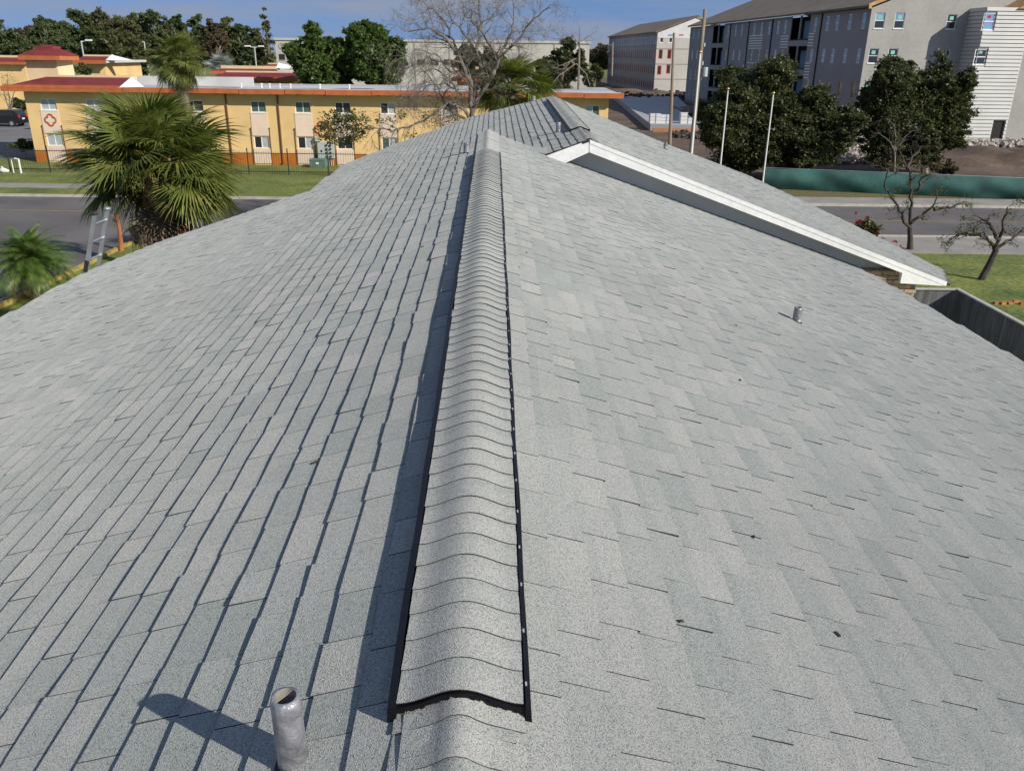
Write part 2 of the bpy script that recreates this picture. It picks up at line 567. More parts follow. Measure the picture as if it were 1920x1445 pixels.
def ridge_vent(rx, rz, u0, u1, expo, lift=.0064):
    core = MB()
    n = 13
    xs = [-.158 + .316 * i / (n - 1) for i in range(n)]
    a = [rf(rx + x, u0 + .03, rz + vent_prof(x) - .006) for x in xs] + [rf(rx + .158, u0 + .03, rz - .075), rf(rx - .158, u0 + .03, rz - .075)]
    core.prism(a[::-1], RY * (u1 - u0 - .06))
    v = core.build('ridge_vent', M['black'], bld)
    add_caps(v, rx, rz, u0, u1, vent_prof, .16, expo, lift)
    for s in (-1, 1):
        e = MB()
        zt = -.0165
        x0_, x1_ = (.163, .177) if s > 0 else (.163, .184)
        m = 40
        base = [(x0_, zt), (x1_, zt - .006), (x1_ + .004, -.085), (x0_, -.085)]
        rings = []
        for i in range(m + 1):
            uu = u0 - .01 + (u1 - u0 + .02) * i / m
            wv = .0022 * math.sin(i * 1.7 + s) + .0015 * math.sin(i * .61)
            rings.append([rf(rx + s * (x + wv), uu, rz + z) for x, z in base])
        st = len(e.v)
        for r_ in rings:
            e.v += [tuple(p) for p in r_]
        for i in range(m):
            for q in range(4):
                q2 = (q + 1) % 4
                fc = (st + i*4 + q, st + i*4 + q2, st + (i+1)*4 + q2, st + (i+1)*4 + q)
                e.f.append(fc if s < 0 else fc[::-1])
        e.f += [(st, st+1, st+2, st+3), (st + m*4 + 3, st + m*4 + 2, st + m*4 + 1, st + m*4)]
        es = e.build('edge_strip', M['black'], v)
        sl = MB()
        uu = u0 + .07
        while uu < min(u1, u0 + 9):
            xx = s * .1685
            zc = -.0175
            sl.hexa([rf(rx + xx + a_, uu + b_, rz + zc + c_) for c_ in (-.004, .0015) for (a_, b_) in ((-.0024, -.0065), (.0024, -.0065), (.0024, .0065), (-.0024, .0065))])
            uu += .208 + rng.uniform(-.012, .012)
        if s > 0:
            tag(sl.build('vent_slot', M['slot'], v), kind='stuff')
    # ragged closing piece at the near end
    pl = MB()
    n = 26
    for i in range(n):
        xa, xb = -.165 + .33 * i / n, -.165 + .33 * (i + 1) / n
        dip = .013 + rng.uniform(0, .008)
        if .35 < i / n < .75 and rng.random() < .5:
            dip = .004 + rng.uniform(0, .012)
        pl.hexa([rf(rx + x, u0 + y, rz + vent_prof(x) - .003 - d_) for d_ in (dip, 0) for (x, y) in ((xa, -.003), (xb, -.003), (xb, .02), (xa, .02))])
    pl.build('end_closure', M['black'], v)
    return v
nv = ridge_vent(X0, -H0 + .012, 1.60, 11.62, .117)
rc = MB()
rc.prism([rf(X0 + x, -1.0, -H0 + ridge_prof(x) - .008) for x in (-.15, -.05, 0, .05, .15)] + [rf(X0, -1.0, -H0 - .06)], RY * 15.0)
rc = rc.build('ridge_cap', M['deck'], bld)
add_caps(rc, X0, -H0, -.9, 1.58, ridge_prof, .165, .128)
for a_, b_ in ((11.6, 12.9), (12.85, 14.05)):
    me = cap_mesh(lambda x: ridge_prof(x) + .012, .165, b_ - a_, .005, .95, .004)
    o = link('cap_shingle', me, rc)
    o.location = rf(X0, a_, -H0) - Vector(bld.location)
rv = ridge_vent(REARX, REARZ + .01, 15.0, UR - .8, .15, .0025)
rc2 = MB()
rc2.prism([rf(REARX + x, UF + .02, REARZ + ridge_prof(x) - .012) for x in (-.15, -.05, 0, .05, .15)] + [rf(REARX, UF + .02, REARZ - .06)], RY * (UR - UF - .03))
rc2 = rc2.build('ridge_cap', M['deck'], bld)
add_caps(rc2, REARX, REARZ, UF + .01, 15.0, ridge_prof, .165, .18)
add_caps(rc2, REARX, REARZ, UR - .82, UR - .1, ridge_prof, .165, .18)

# white fascia boards, gable wall and soffit of the rear roof
def fp(px, u=UF):
    d = rdir(px)
    t = u / d.y
    return rf(t * d.x, u, t * d.z)
def board(name, pxs, m, u, th, parent=bld):
    mb = MB()
    mb.prism([fp(p, u) for p in pxs], RY * th)
    return mb.build(name, m, parent)
fb = board('fascia_board', [(1105, 263), (1105.5, 286), (1692, 512), (1688, 531), (1769, 536), (1775, 530)], M['white'], UF, .03)
board('fascia_trim', [(1106, 262), (1106, 269.5), (1774, 536.5), (1776, 528.5)], M['white'], UF - .006, .0055, fb)
board('fascia_board', [(1104, 263), (1024, 292.5), (1060, 306), (1104, 286)], M['white'], UF + .002, .03)
# gable wall under the overhang
wallp = [rf(REARX, 13.85, REARZ - .1), rf(7.25, 13.85, REARZ - .1 - .369 * (7.25 - REARX)), rf(7.25, 13.85, -8.3), rf(.3, 13.85, -8.3), rf(.3, 13.85, REARZ - .1 - .352 * (REARX - .3))]
mb = MB(); mb.prism(wallp[::-1], RY * .12)
gw = mb.build('gable_wall', M['soffit'], bld)
for s, S, far in ((1, RR, 6.6), (-1, RL, .72)):
    mb = MB()
    vs = (0, far)
    p = [S.at(UF + .04, 0, -.05), S.at(UF + .04, far, -.05), S.at(13.84, far, -.05), S.at(13.84, 0, -.05)]
    mb.prism(p if s > 0 else p[::-1], S.n * -.02)
    mb.build('soffit', M['soffit'], bld)
# boxed eave return at the low end of the fascia
mb = MB()
a = [fp(q, UF + .031) for q in ((1692, 512), (1690, 530), (1767, 535), (1771, 530))]
mb.prism(a, RY * .5)
mb.build('eave_return', M['white'], bld)
# flashing step where the two roofs meet
a = [rf(.60, UF + .04, -1.86), rf(.86, UF + .04, -1.90), rf(.86, 13.9, -1.86), rf(.55, 13.95, -1.83)]
mb = MB(); mb.prism([q + RZ * .06 for q in a], RZ * -.05)
mb.build('step_flashing', M['shingle'], bld)
# end wall below the far edge of the near left slope
mb = MB()
pts = [NL.at(13.85, .05, -.05), NL.at(13.8, 5.6, -.05)]
mb.prism([pts[0], pts[1], pts[1] + Vector((0, 0, -1.4)), pts[0] + Vector((0, 0, -1.8))], RY * .1)
mb.build('end_wall', M['soffit'], bld)
mb = MB()
pts = [rf(X0, 13.72, -H0 - .05), rf(.75, 13.72, -1.9), rf(.75, 13.72, -2.6), rf(X0, 13.72, -2.9)]
mb.prism(pts, RY * .1)
mb.build('end_wall', M['soffit'], bld)
# house walls under the eaves
mb = MB()
mb.box(-6.2, 5.6, -1.0, 13.2, 0, 3.95)
mb.box(-3.4, 6.3, 14.2, 21.0, 0, 4.0)
mb.build('house_wall', M['soffit'], bld)
# tan brick corner under the low end of the gable
bw0 = fp((1600, 500), 13.62); bx1 = fp((1716, 540), 13.62)
mb = MB()
mb.hexa([Vector((x, y, z)) for z in (0, fp((1650, 505), 13.62).z - .02) for (x, y) in ((bw0.x, bw0.y), (bx1.x, bx1.y), (bx1.x, bx1.y + .2), (bw0.x, bw0.y + .2))])
bwall = mb.build('brick_wall', M['mortar'], bld)
me = None
mb = MB(); mb.box(-.1, .1, -.012, .02, -.032, .032)
bme = mb.mesh('brick', M['brick'])
ztop = fp((1650, 505), 13.62).z - .06
for r_ in range(14):
    n = int((bx1.x - bw0.x) / .212)
    for k in range(n + 1):
        xx = bx1.x - .1 - k * .212 - (.106 if r_ % 2 else 0)
        if xx < bw0.x + .1:
            continue
        link('brick', bme, bwall, Vector((xx, bw0.y, ztop - r_ * .077)) - Vector(bld.location))
# fascia along the left and right eaves
for S, pl, nm in ((NL, [(-1.2, polys['NL'][-1][1]), polys['NL'][-2], polys['NL'][-3], polys['NL'][-4]], 'l'), (NR, [(-1.2, polys['NR'][-1][1]), polys['NR'][-2], polys['NR'][-3], polys['NR'][-4], polys['NR'][-5]], 'r')):
    mb = MB()
    for (u0, v0), (u1, v1) in zip(pl, pl[1:]):
        a, b = S.at(u0, v0 - .03, -.04), S.at(u1, v1 - .03, -.04)
        o_ = RX * (S.sign * -.025)
        mb.hexa([a - RZ * .16, b - RZ * .16, b + o_ - RZ * .16, a + o_ - RZ * .16, a, b, b + o_, a + o_])
    mb.build('eave_fascia', M['white'], bld)

# vent pipes in lead boots
def pipe(S, px, h, r, rt, crook=0.0):
    b = S.hit(px, -.02)
    ht = h + .02
    mb = MB()
    n, rows = 20, 14
    for i in range(rows + 1):
        t = i / rows
        for k in range(n):
            a = 2 * math.pi * k / n
            rr = (r + (rt - r) * t) * (1 + .07 * noise.noise((math.cos(a) * 1.6, math.sin(a) * 1.6, t * 2.2 + px[0])) + .035 * noise.noise((math.cos(a) * 4, math.sin(a) * 4, t * 9 + px[0])))
            if i == rows:
                rr *= .93
            mb.v.append((b.x + rr * math.cos(a) + crook * t, b.y + rr * math.sin(a), b.z + ht * t + (.006 * noise.noise((a, 3, px[1])) if i == rows else 0)))
    for i in range(rows):
        for k in range(n):
            k2 = (k + 1) % n
            mb.f.append((i*n+k, i*n+k2, (i+1)*n+k2, (i+1)*n+k))
    # folded rim and inside
    st = rows * n
    for i, (f_, dz) in enumerate(((.74, .0), (.70, -.03), (.68, -.12))):
        for k in range(n):
            a = 2 * math.pi * k / n
            mb.v.append((b.x + rt * f_ * math.cos(a) + crook, b.y + rt * f_ * math.sin(a), b.z + ht + dz))
    base = (rows + 1) * n
    for k in range(n):
        k2 = (k + 1) % n
        mb.f.append((st + k, st + k2, base + k2, base + k))
    o = mb.build('vent_pipe', M['lead'], bld, True)
    ins = MB()
    for i in range(3):
        ins.v += mb.v[base + i*n: base + (i+1)*n]
    for i in range(2):
        for k in range(n):
            k2 = (k + 1) % n
            ins.f.append((i*n+k, i*n+k2, (i+1)*n+k2, (i+1)*n+k))
    ins.f.append(tuple(2*n + k for k in range(n)))
    ins.build('pipe_bore', M['leadin'], o, True)
    fl = MB()
    u, v = S.uv(px)
    fl.prism([S.at(u + .09 * math.cos(a), v + .085 * math.sin(a), .0085) for a in [2 * math.pi * k / 14 for k in range(14)]], S.n * -.006)
    fl = MB()
    ring = [2 * math.pi * k / 14 for k in range(14)]
    fl.prism([S.at(u + (r + .006 + .004 * math.sin(3 * a)) * math.cos(a), v + (r + .006 + .005 * math.cos(2 * a)) * math.sin(a), .0125) for a in ring], S.n * -.012)
    fl.build('foot_ring', M['black'], o)  # uneven black ring drawn for the dark gaps round the pipe foot
    return o
# a few dry leaf scraps and twigs caught on the shingles
mb = MB()
for k in range(15):
    S = rng.choice((NL, NR, NR))
    u, v = rng.uniform(1.2, 9), rng.uniform(.3, 4)
    a = rng.uniform(0, 6.28); l = rng.uniform(.006, .016); w_ = l * rng.uniform(.2, .6)
    e1, e2 = (math.cos(a), math.sin(a)), (-math.sin(a), math.cos(a))
    P = lambda i, j, h: S.at(u + e1[0] * i + e2[0] * j, v + e1[1] * i + e2[1] * j, h)
    mb.hexa([P(-l, -w_, .009), P(l, -w_, .009), P(l, w_, .009), P(-l, w_, .009), P(-l, -w_, .014), P(l, -w_ * .3, .017), P(l, w_ * .3, .017), P(-l, w_, .013)])
M['scrap'] = mat('dry_leaf_scrap', (.05, .035, .02), .9)
tag(mb.build('leaf_scraps', M['scrap'], bld), kind='stuff')
pipe(NL, (547, 1432), .215, .0385, .0365, -.004)
pipe(NR, (1495, 604), .15, .042, .041)
pipe(NL, (874, 287), .145, .045, .043)
pipe(RL, (1046, 248), .17, .045, .043)
pipe(RL, (1000, 190), .13, .05, .05)
pipe(RR, (1248, 281), .15, .045, .045)

# ------------------------------------------------------------------ ground, streets, pavements
def sheet(name, x0, x1, y0, y1, z, m, mk=None):
    mb = MB()
    mb.poly([(x0, y0, z), (x1, y0, z), (x1, y1, z), (x0, y1, z)])
    return struct(name, mb, m)
g = MB(); g.poly([(-2500, -300, 0), (2500, -300, 0), (2500, 4500, 0), (-2500, 4500, 0)])
struct('ground', g, M['grass'])
sheet('cross_street', -160, 220, 39.7, 48.4, .004, M['asphalt'])
sheet('side_street', -60, -17, -40, 39.69, .008, M['asphalt'])
sheet('parking_lot', -110, -37.5, 66, 112, .012, M['lot'])
sheet('construction_ground', 10.5, 190, 56.5, 330, .016, M['dirt'])
sheet('roadside_verge', 12, 220, 51.25, 56.4, .02, M['drygrass'])
def slabrun(name, x0, x1, y0, y1, m, h=.09):
    mb = MB(); mb.box(x0, x1, y0, y1, -.02, h)
    return struct(name, mb, m)
slabrun('far_kerb', -160, 220, 48.4, 48.62, M['kerb'], .13)
slabrun('far_pavement', 11, 220, 48.66, 51.2, M['concrete'])
slabrun('far_footpath', -160, -25, 51.7, 53.2, M['concrete'], .05)
slabrun('near_kerb', -13.2, 120, 39.5, 39.68, M['kerb'], .13)
slabrun('near_pavement', -13, 120, 36.2, 39.46, M['concrete'], .07)
slabrun('garden_path', -15.6, -14.3, 16, 36.1, M['concrete'], .05)
# yellow kerb of the side street with its rounded corner
mb = MB()
pts = [(-17, -30), (-17, 35.6)] + [(-13.2 - 3.8 * math.cos(a), 35.6 + 3.95 * math.sin(a)) for a in [math.pi / 2 * k / 7 for k in range(1, 8)]]
for (xa, ya), (xb, yb) in zip(pts, pts[1:]):
    d = Vector((xb - xa, yb - ya, 0)).normalized(); n = Vector((d.y, -d.x, 0)) * .16
    a, b = Vector((xa, ya, -.02)), Vector((xb, yb, -.02))
    mb.hexa([a, b, b + n, a + n] if False else [a, a + n, b + n, b, a + Vector((0, 0, .15)), a + n + Vector((0, 0, .15)), b + n + Vector((0, 0, .15)), b + Vector((0, 0, .15))])
struct('yellow_kerb', mb, M['kerbyellow'])
sheet('lane_line', -160, -22, 43.9, 44.02, .0125, M['kerbyellow'])
sheet('lane_line', -12, 220, 43.9, 44.02, .0125, M['kerbyellow'])
mb = MB()
for q in ((20, 585, 120, 550), (0, 563, 60, 530)):
    a, b = gp(q[0], q[1], .014), gp(q[2], q[3], .014)
    n = Vector((-(b - a).y, (b - a).x, 0)).normalized() * .06
    mb.poly([a - n, b - n, b + n, a + n])
struct('bay_marking', mb, M['kerbyellow'])

# ------------------------------------------------------------------ facades with openings
def wall_holes(mb, O, R, N, u0, u1, z0, z1, holes, depth=.14):
    us = sorted({u0, u1} | {h[0] for h in holes} | {h[1] for h in holes})
    zs = sorted({z0, z1} | {h[2] for h in holes} | {h[3] for h in holes})
    us = [u for u in us if u0 <= u <= u1]
    zs = [z for z in zs if z0 <= z <= z1]
    Z = Vector((0, 0, 1))
    P = lambda u, z, n=0: O + R * u + Z * z + N * n
    for ua, ub in zip(us, us[1:]):
        for za, zb in zip(zs, zs[1:]):
            um, zm = (ua + ub) / 2, (za + zb) / 2
            if any(h[0] < um < h[1] and h[2] < zm < h[3] for h in holes):
                continue
            mb.poly([P(ua, za), P(ub, za), P(ub, zb), P(ua, zb)])
    for a, b, c, d in holes:
        D = -depth
        mb.poly([P(a, c), P(a, d), P(a, d, D), P(a, c, D)])
        mb.poly([P(b, c), P(b, c, D), P(b, d, D), P(b, d)])
        mb.poly([P(a, c), P(a, c, D), P(b, c, D), P(b, c)])
        mb.poly([P(a, d), P(b, d), P(b, d, D), P(a, d, D)])
def window(parent, O, R, N, u0, u1, z0, z1, frame, panes, depth=.1, ft=.05, split='v', sill=None, name='window'):
    mb = MB()
    n0, n1 = -depth, -depth + .05
    mb.fbox(O, R, N, u0, u0 + ft, z0, z1, n0, n1)
    mb.fbox(O, R, N, u1 - ft, u1, z0, z1, n0, n1)
    mb.fbox(O, R, N, u0 + ft, u1 - ft, z0, z0 + ft, n0, n1)
    mb.fbox(O, R, N, u0 + ft, u1 - ft, z1 - ft, z1, n0, n1)
    um, zm = (u0 + u1) / 2, (z0 + z1) / 2
    if split == 'v':
        mb.fbox(O, R, N, um - ft / 2, um + ft / 2, z0 + ft, z1 - ft, n0, n1)
        rects = [(u0 + ft, um - ft / 2, z0 + ft, z1 - ft), (um + ft / 2, u1 - ft, z0 + ft, z1 - ft)]
    elif split == 'h':
        mb.fbox(O, R, N, u0 + ft, u1 - ft, zm - ft / 2, zm + ft / 2, n0, n1)
        rects = [(u0 + ft, u1 - ft, z0 + ft, zm - ft / 2), (u0 + ft, u1 - ft, zm + ft / 2, z1 - ft)]
    else:
        rects = [(u0 + ft, u1 - ft, z0 + ft, z1 - ft)]
    if sill:
        mb.fbox(O, R, N, u0 - .06, u1 + .06, z0 - .07, z0 - .005, -.02, .06)
    w_ = mb.build(name, frame, parent)
    for i, (a, b, c, d) in enumerate(rects):
        p = MB(); p.fbox(O, R, N, a, b, c, d, n0 + .005, n0 + .02)
        p.build('pane', panes[i % len(panes)], w_)
    return w_

M['yellow'] = mat('yellow_stucco', (.72, .50, .225), .9, .11, .5, fine=.06, fscale=12, bump=.15, bscale=40)
M['cream'] = mat('cream_stucco', (.70, .56, .43), .9, .07, .8, fine=.05, fscale=12)
M['tan'] = mat('tan_stucco', (.66, .50, .30), .9, .07, .8, fine=.05, fscale=12)
M['orangebase'] = mat('orange_base_paint', (.42, .135, .012), .85, .15, 1.2)
M['orangefascia'] = mat('orange_fascia_paint', (.42, .12, .035), .7, .15, 1.5, fine=.1, fscale=10)
M['burgundy'] = mat('burgundy_roof', (.17, .022, .022), .7, .25, 1.2, fine=.2, fscale=14, stretch=(1, 1, 4))
M['whiteroof'] = mat('white_roof_coating', (.66, .65, .63), .8, .12, .35, (.42, .41, .41), detail=8)
M['oldroof'] = mat('weathered_roof', (.34, .33, .33), .85, .1, .22, (.60, .59, .58), detail=8, stretch=(.35, 1.4, 1))
M['glassg'] = glassmat('green_glass', (.07, .12, .10))
M['glassd'] = glassmat('dark_glass', (.02, .022, .026))
M['blind'] = mat('curtain_behind_glass', (.38, .42, .43), .35, .3, 9, stretch=(4, 1, .2))
M['iron'] = mat('black_iron', (.03, .028, .027), .5, .2, 8)
M['brown'] = mat('brown_pipe_paint', (.16, .06, .015), .7)
M['steelgrey'] = mat('grey_green_enamel', (.40, .44, .41), .5, .08, 2)
M['meter'] = mat('meter_glass', (.05, .06, .06), .15)
M['boxgreen'] = mat('green_enamel', (.10, .17, .13), .5, .15, 3)
M['alu'] = mat('aluminium', (.62, .63, .64), .35, .12, 6, metal=.8)
M['darkroof'] = mat('dark_water_stain', (.10, .09, .10), .7)

# ------------------------------------------------------------------ the yellow two-storey block across the street
YF = 64.0
yb = thing('yellow_apartment_block', 'long two-storey yellow stucco block with orange fascia and cream window panels across the street', 'building', (-14, YF + 5, 0))
R_, N_ = Vector((1, 0, 0)), Vector((0, -1, 0))
O_ = Vector((0, YF, 0))
XL, XE = qp(57, 240, YF).x, qp(1141, 200, YF).x
zc = lambda px: qp(px[0], px[1], YF).z
ZT = zc((300, 171.5))                        # top of the wall under the fascia
tops = [(76, 106), (162, 191), (345, 381), (470, 498), (553, 582), (628, 657), (713, 741), (828, 858), (1098, 1124)]
holes, cols = [], []
zt0, zt1 = zc((484, 211)), zc((484, 190))
zb0, zb1 = zc((490, 278)), zc((490, 256))
for i, (a, b) in enumerate(tops):
    yy = 200
    ua, ub = qp(a, yy, YF).x, qp(b, yy, YF).x
    um, w2 = (ua + ub) / 2, (ub - ua) / 2
    cols.append((um, w2))
    holes.append((um - w2, um + w2, zt0, zt1))
    if i < 8:
        holes.append((um - w2, um + w2, zb0, zb1))
mb = MB()
wall_holes(mb, O_, R_, N_, XL, XE, 0, ZT, holes)
for xx, s in ((XL, -1), (XE, 1)):
    q = [(xx, YF, 0), (xx, YF + 11, 0), (xx, YF + 11, ZT), (xx, YF, ZT)]
    mb.poly(q if s > 0 else q[::-1])
mb.poly([(XE, YF + 11, 0), (XL, YF + 11, 0), (XL, YF + 11, ZT), (XE, YF + 11, ZT)])
ywall = mb.build('wall', M['yellow'], yb)
# dark rooms behind the glass are closed by the panes themselves
gl = [[M['blind'], M['blind']], [M['blind'], M['blind']], [M['glassd'], M['glassd']], [M['glassg'], M['glassg']], [M['glassg'], M['glassg']], [M['glassd'], M['glassd']], [M['glassd'], M['blind']], [M['blind'], M['blind']], [M['blind'], M['glassg']]]
gb = [[M['blind'], M['blind']], [M['blind'], M['glassg']], [M['blind'], M['glassd']], [M['glassd'], M['blind']], [M['glassd'], M['blind']], [M['glassd'], M['glassd']], [M['glassg'], M['blind']], [M['glassd'], M['blind']]]
for i, (um, w2) in enumerate(cols):
    window(yb, O_, R_, N_, um - w2, um + w2, zt0, zt1, M['white'], gl[i], sill=True)
    if i < 8:
        window(yb, O_, R_, N_, um - w2, um + w2, zb0, zb1, M['white'], gb[i], sill=False)
        mb = MB()
        mb.fbox(O_, R_, N_, um - w2 - .07, um + w2 + .07, zb1 + .05, zt0 - .09, .003, .035)
        mb.build('cream_panel', M['cream'], yb)
        mb = MB()
        mb.fbox(O_, R_, N_, um - w2 - .07, um + w2 + .07, .12, zb0 - .05, .003, .06)
        mb.build('cream_panel', M['cream'], yb)
        for s in (-1, 1):
            mb = MB()
            xx = um + s * (w2 + .14)
            mb.tube([(xx, YF - .06, .05), (xx, YF - .06, zb1 + .55)], .025, 6)
            mb.ball((xx, YF - .06, zb1 + .58), .055, 6, 5)
            mb.build('conduit', M['brown'], yb)
# orange base band between the panels
us = [XL] + [x for um, w2 in cols[:8] for x in (um - w2 - .07, um + w2 + .07)] + [XE]
for a, b in zip(us[0::2], us[1::2]):
    mb = MB(); mb.fbox(O_, R_, N_, a, b, 0, zc((460, 287)), .002, .028)
    mb.build('base_band', M['orangebase'], yb)
# roof slab, overhang and fascia boards
mb = MB()
mb.box(XL - 1.1, XE + .9, YF - .75, YF + 11.6, ZT + .01, ZT + .22)
yroof = mb.build('roof', M['oldroof'], yb)
xs = [XL - 1.15, qp(240, 175, YF).x, qp(455, 178, YF).x, qp(540, 178, YF).x, qp(615, 180, YF).x, qp(700, 182, YF).x, qp(820, 184, YF).x, qp(930, 186, YF).x, qp(1093, 189, YF).x, XE + .95]
for i, (a, b) in enumerate(zip(xs, xs[1:])):
    mb = MB()
    dz = .05 if i % 2 else 0
    mb.box(a + .03, b - .03, YF - .86 - .03 * (i % 2), YF - .755, ZT - .08 + dz * .5, ZT + .27 + dz * .3)
    mb.build('fascia_board', M['orangefascia'], yb)
for s, xx in ((-1, XL - 1.1), (1, XE + .9)):
    mb = MB(); mb.box(min(xx, xx + s * .1), max(xx, xx + s * .1), YF - .75, YF + 11.6, ZT - .06, ZT + .28)
    mb.build('fascia_board', M['orangefascia'], yb)
x = XL + .6
while x < XE:
    mb = MB(); mb.box(x, x + .1, YF - .7, YF - .002, ZT - .12, ZT + .005)
    mb.build('rafter_tail', M['brown'], yb)
    x += 1.95
# white kick at the roof edge, parapet behind, flat-roof vents
mb = MB(); mb.box(qp(245, 165, YF).x, XE + .85, YF - .72, YF + .9, ZT + .225, ZT + .27)
mb.build('roof_edge', M['whiteroof'], yb)
mb = MB()
xa, xb = qp(142, 150, 69).x, qp(470, 150, 69).x
mb.box(xa, xb, 69.5, 69.8, ZT + .225, qp(300, 143, 69.5).z)
mb.build('parapet', M['whiteroof'], yb)
for px in (453, 491, 506, 525, 545, 600, 655):
    p = qp(px, 168, YF + 2)
    mb = MB(); mb.tube([(p.x, p.y, ZT + .22), (p.x, p.y, ZT + .5)], .06, 7)
    mb.tube([(p.x, p.y, ZT + .48), (p.x, p.y, ZT + .56)], .1, 7)
    mb.build('roof_vent', M['white'], yb)
# puddle stains on the roof
for (a, b, Y) in ((352, 448, 2.6), (486, 600, 2.0), (620, 700, 2.6)):
    xa, xb = qp(a, 165, YF + Y).x, qp(b, 165, YF + Y).x
    mb = MB()
    mb.poly([((xa + xb) / 2 + (xb - xa) / 2 * math.cos(t) * (1 + .1 * math.sin(3 * t)), YF + Y + .8 * math.sin(t) + .3 * math.sin(2 * t), ZT + .2245) for t in [2 * math.pi * k / 20 for k in range(20)]])
    mb.build('roof_stain', M['darkroof'], yroof)
# burgundy mansard strip at the left end with its white cheek
xa, xb = qp(18, 160, YF).x, qp(232, 165, YF).x
z0, z1 = ZT + .26, qp(150, 145, YF + 1.4).z
mb = MB()
ya, yb2 = YF - .8, YF + 1.5
mb.v += [(xa, ya, z0), (xb, ya, z0), (xb, yb2, z1), (xa + 2.0, yb2, z1), (xa, yb2 + 1, z0), (xb, yb2, z0), (xa + 2.0, yb2 + 3, z1)]
mb.f += [(0, 1, 2, 3), (0, 3, 6, 4), (1, 5, 2), (3, 2, 5), (0, 4, 5, 1)]
mb.build('mansard_strip', M['burgundy'], yb)
mb = MB()
mb.prism([(xb + .005, ya - .03, z0), (xb + .005, yb2, z1 + .05), (xb + .005, yb2 + 1.2, z0)], (.05, 0, 0))
mb.prism([(xb + .06, ya + .5, z0 - .03), (xb + 1.0, yb2 - .3, z0 - .03), (xb + .06, yb2, z1)], (0, .05, .0))
mb.build('mansard_cheek', M['white'], yb)
mb = MB(); mb.box(xa - .02, xb + .02, ya - .07, ya - .005, z0 - .1, z0 + .12)
mb.build('mansard_fascia', M['orangefascia'], yb)
mb = MB(); mb.box(xa + 2.0, xb + .3, yb2 + .02, yb2 + .3, z0, z1 + .12)
mb.build('mansard_parapet', M['tan'], yb)
# stair tower with a hipped burgundy roof
TY = 67.2
tx0, tx1 = qp(50, 130, TY).x, qp(138, 130, TY).x
tz = qp(90, 113, TY).z
mb = MB()
mb.prism([(tx0, TY, ZT + .2), (tx0 + (tx1 - tx0) * .66, TY, ZT + .2), (qp(138, 130, TY + 1).x, TY + 1.0, ZT + .2), (qp(139, 130, TY + 2.6).x, TY + 2.6, ZT + .2), (tx0, TY + 2.6, ZT + .2)][::-1], (0, 0, tz - ZT - .2))
mb.build('tower_wall', M['tan'], yb)
e = [(qp(33, 108, TY - .6).x, TY - .6), (qp(112, 110, TY - .6).x, TY - .6), (qp(147, 107, TY + .9).x, TY + .9), (qp(148, 107, TY + 3.2).x, TY + 3.2), (qp(36, 108, TY + 3.2).x, TY + 3.2)]
mb = MB(); mb.prism([(x, y, tz + .01) for x, y in e][::-1], (0, 0, .3))
mb.build('tower_fascia', M['orangefascia'], yb)
mb = MB()
ap = qp(90, 84, TY + 1.2)
n = len(e)
mb.v += [(x + (.05 if i in (2, 3) else -.05 if i in (0, 4) else 0), y, tz + .31) for i, (x, y) in enumerate(e)]
mid = [(ap.x + (x - ap.x) * .42, ap.y + (y - ap.y) * .42, tz + .31 + (ap.z - tz - .31) * .62) for x, y in e]
mid2 = [(x, y, z + .16) for x, y, z in mid]
mb.v += mid + mid2 + [tuple(ap)]
for i in range(n):
    j = (i + 1) % n
    mb.f += [(i, j, n + j, n + i), (n + i, n + j, 2*n + j, 2*n + i), (2*n + i, 2*n + j, 3*n)]
mb.build('tower_roof', M['burgundy'], yb)
# downpipes and the orange quatrefoil rings
for px in (424, 521):
    xx = qp(px, 190, YF).x
    mb = MB(); mb.tube([(xx, YF - .07, ZT - .02), (xx, YF - .07, .25), (xx + .05, YF - .25, .1)], .06, 6)
    mb.build('downpipe', M['brown'], yb)
for px, r_ in ((95, .38), (605, .52)):
    c = qp(px[0] if isinstance(px, tuple) else px, 225 if px == 95 else 242, YF - .05)
    ring = []
    for k in range(48):
        a = 2 * math.pi * k / 48
        rr = r_ * (.80 + .25 * abs(math.cos(2 * a)) ** .8 - .1 * math.exp(-((a % (math.pi / 2) - math.pi / 4) / .18) ** 2))
        ring.append((c.x + rr * math.cos(a), c.y, c.z + rr * math.sin(a)))
    mb = MB(); mb.tube(ring + ring[:2], .06, 6, False)
    mb.build('quatrefoil_ring', M['orangefascia'], yb, True)

# meter cabinet, small box, transformer
c0, c1 = qp(597, 299, YF - .35), qp(625, 268, YF - .35)
mc = thing('meter_cabinet', 'pale grey-green electric meter cabinet with rows of round meters on the yellow wall', 'cabinet', (c0.x, YF - .2, c0.z))
mb = MB(); mb.box(c0.x, c0.x + .52, YF - .36, YF - .065, c0.z, c1.z); mb.box(c0.x + .54, c1.x, YF - .34, YF - .065, c0.z + .08, c1.z + .03)
mb.build('housing', M['steelgrey'], mc)
mb = MB(); mb.box(c0.x + .24, c0.x + .34, YF - .40, YF - .365, c0.z + .55, c0.z + .68); mb.build('handle', M['iron'], mc)
for i in range(2):
    for j in range(4):
        p = Vector((c0.x + .68 + i * .28, YF - .345, c0.z + .22 + j * .27))
        mb = MB(); mb.tube([p, p + Vector((0, -.08, 0))], .085, 10); mb.build('meter', M['meter'], mc)
for i in range(4):
    mb = MB(); mb.tube([(c0.x + .6 + i * .15, YF - .2, 0), (c0.x + .6 + i * .15, YF - .2, c0.z + .06)], .03, 6); mb.build('conduit', M['steelgrey'], mc)
c = qp(596, 262, YF - .1)
b = thing('junction_box', 'small grey box fixed to the yellow wall above the meter cabinet', 'box', (c.x, c.y, c.z))
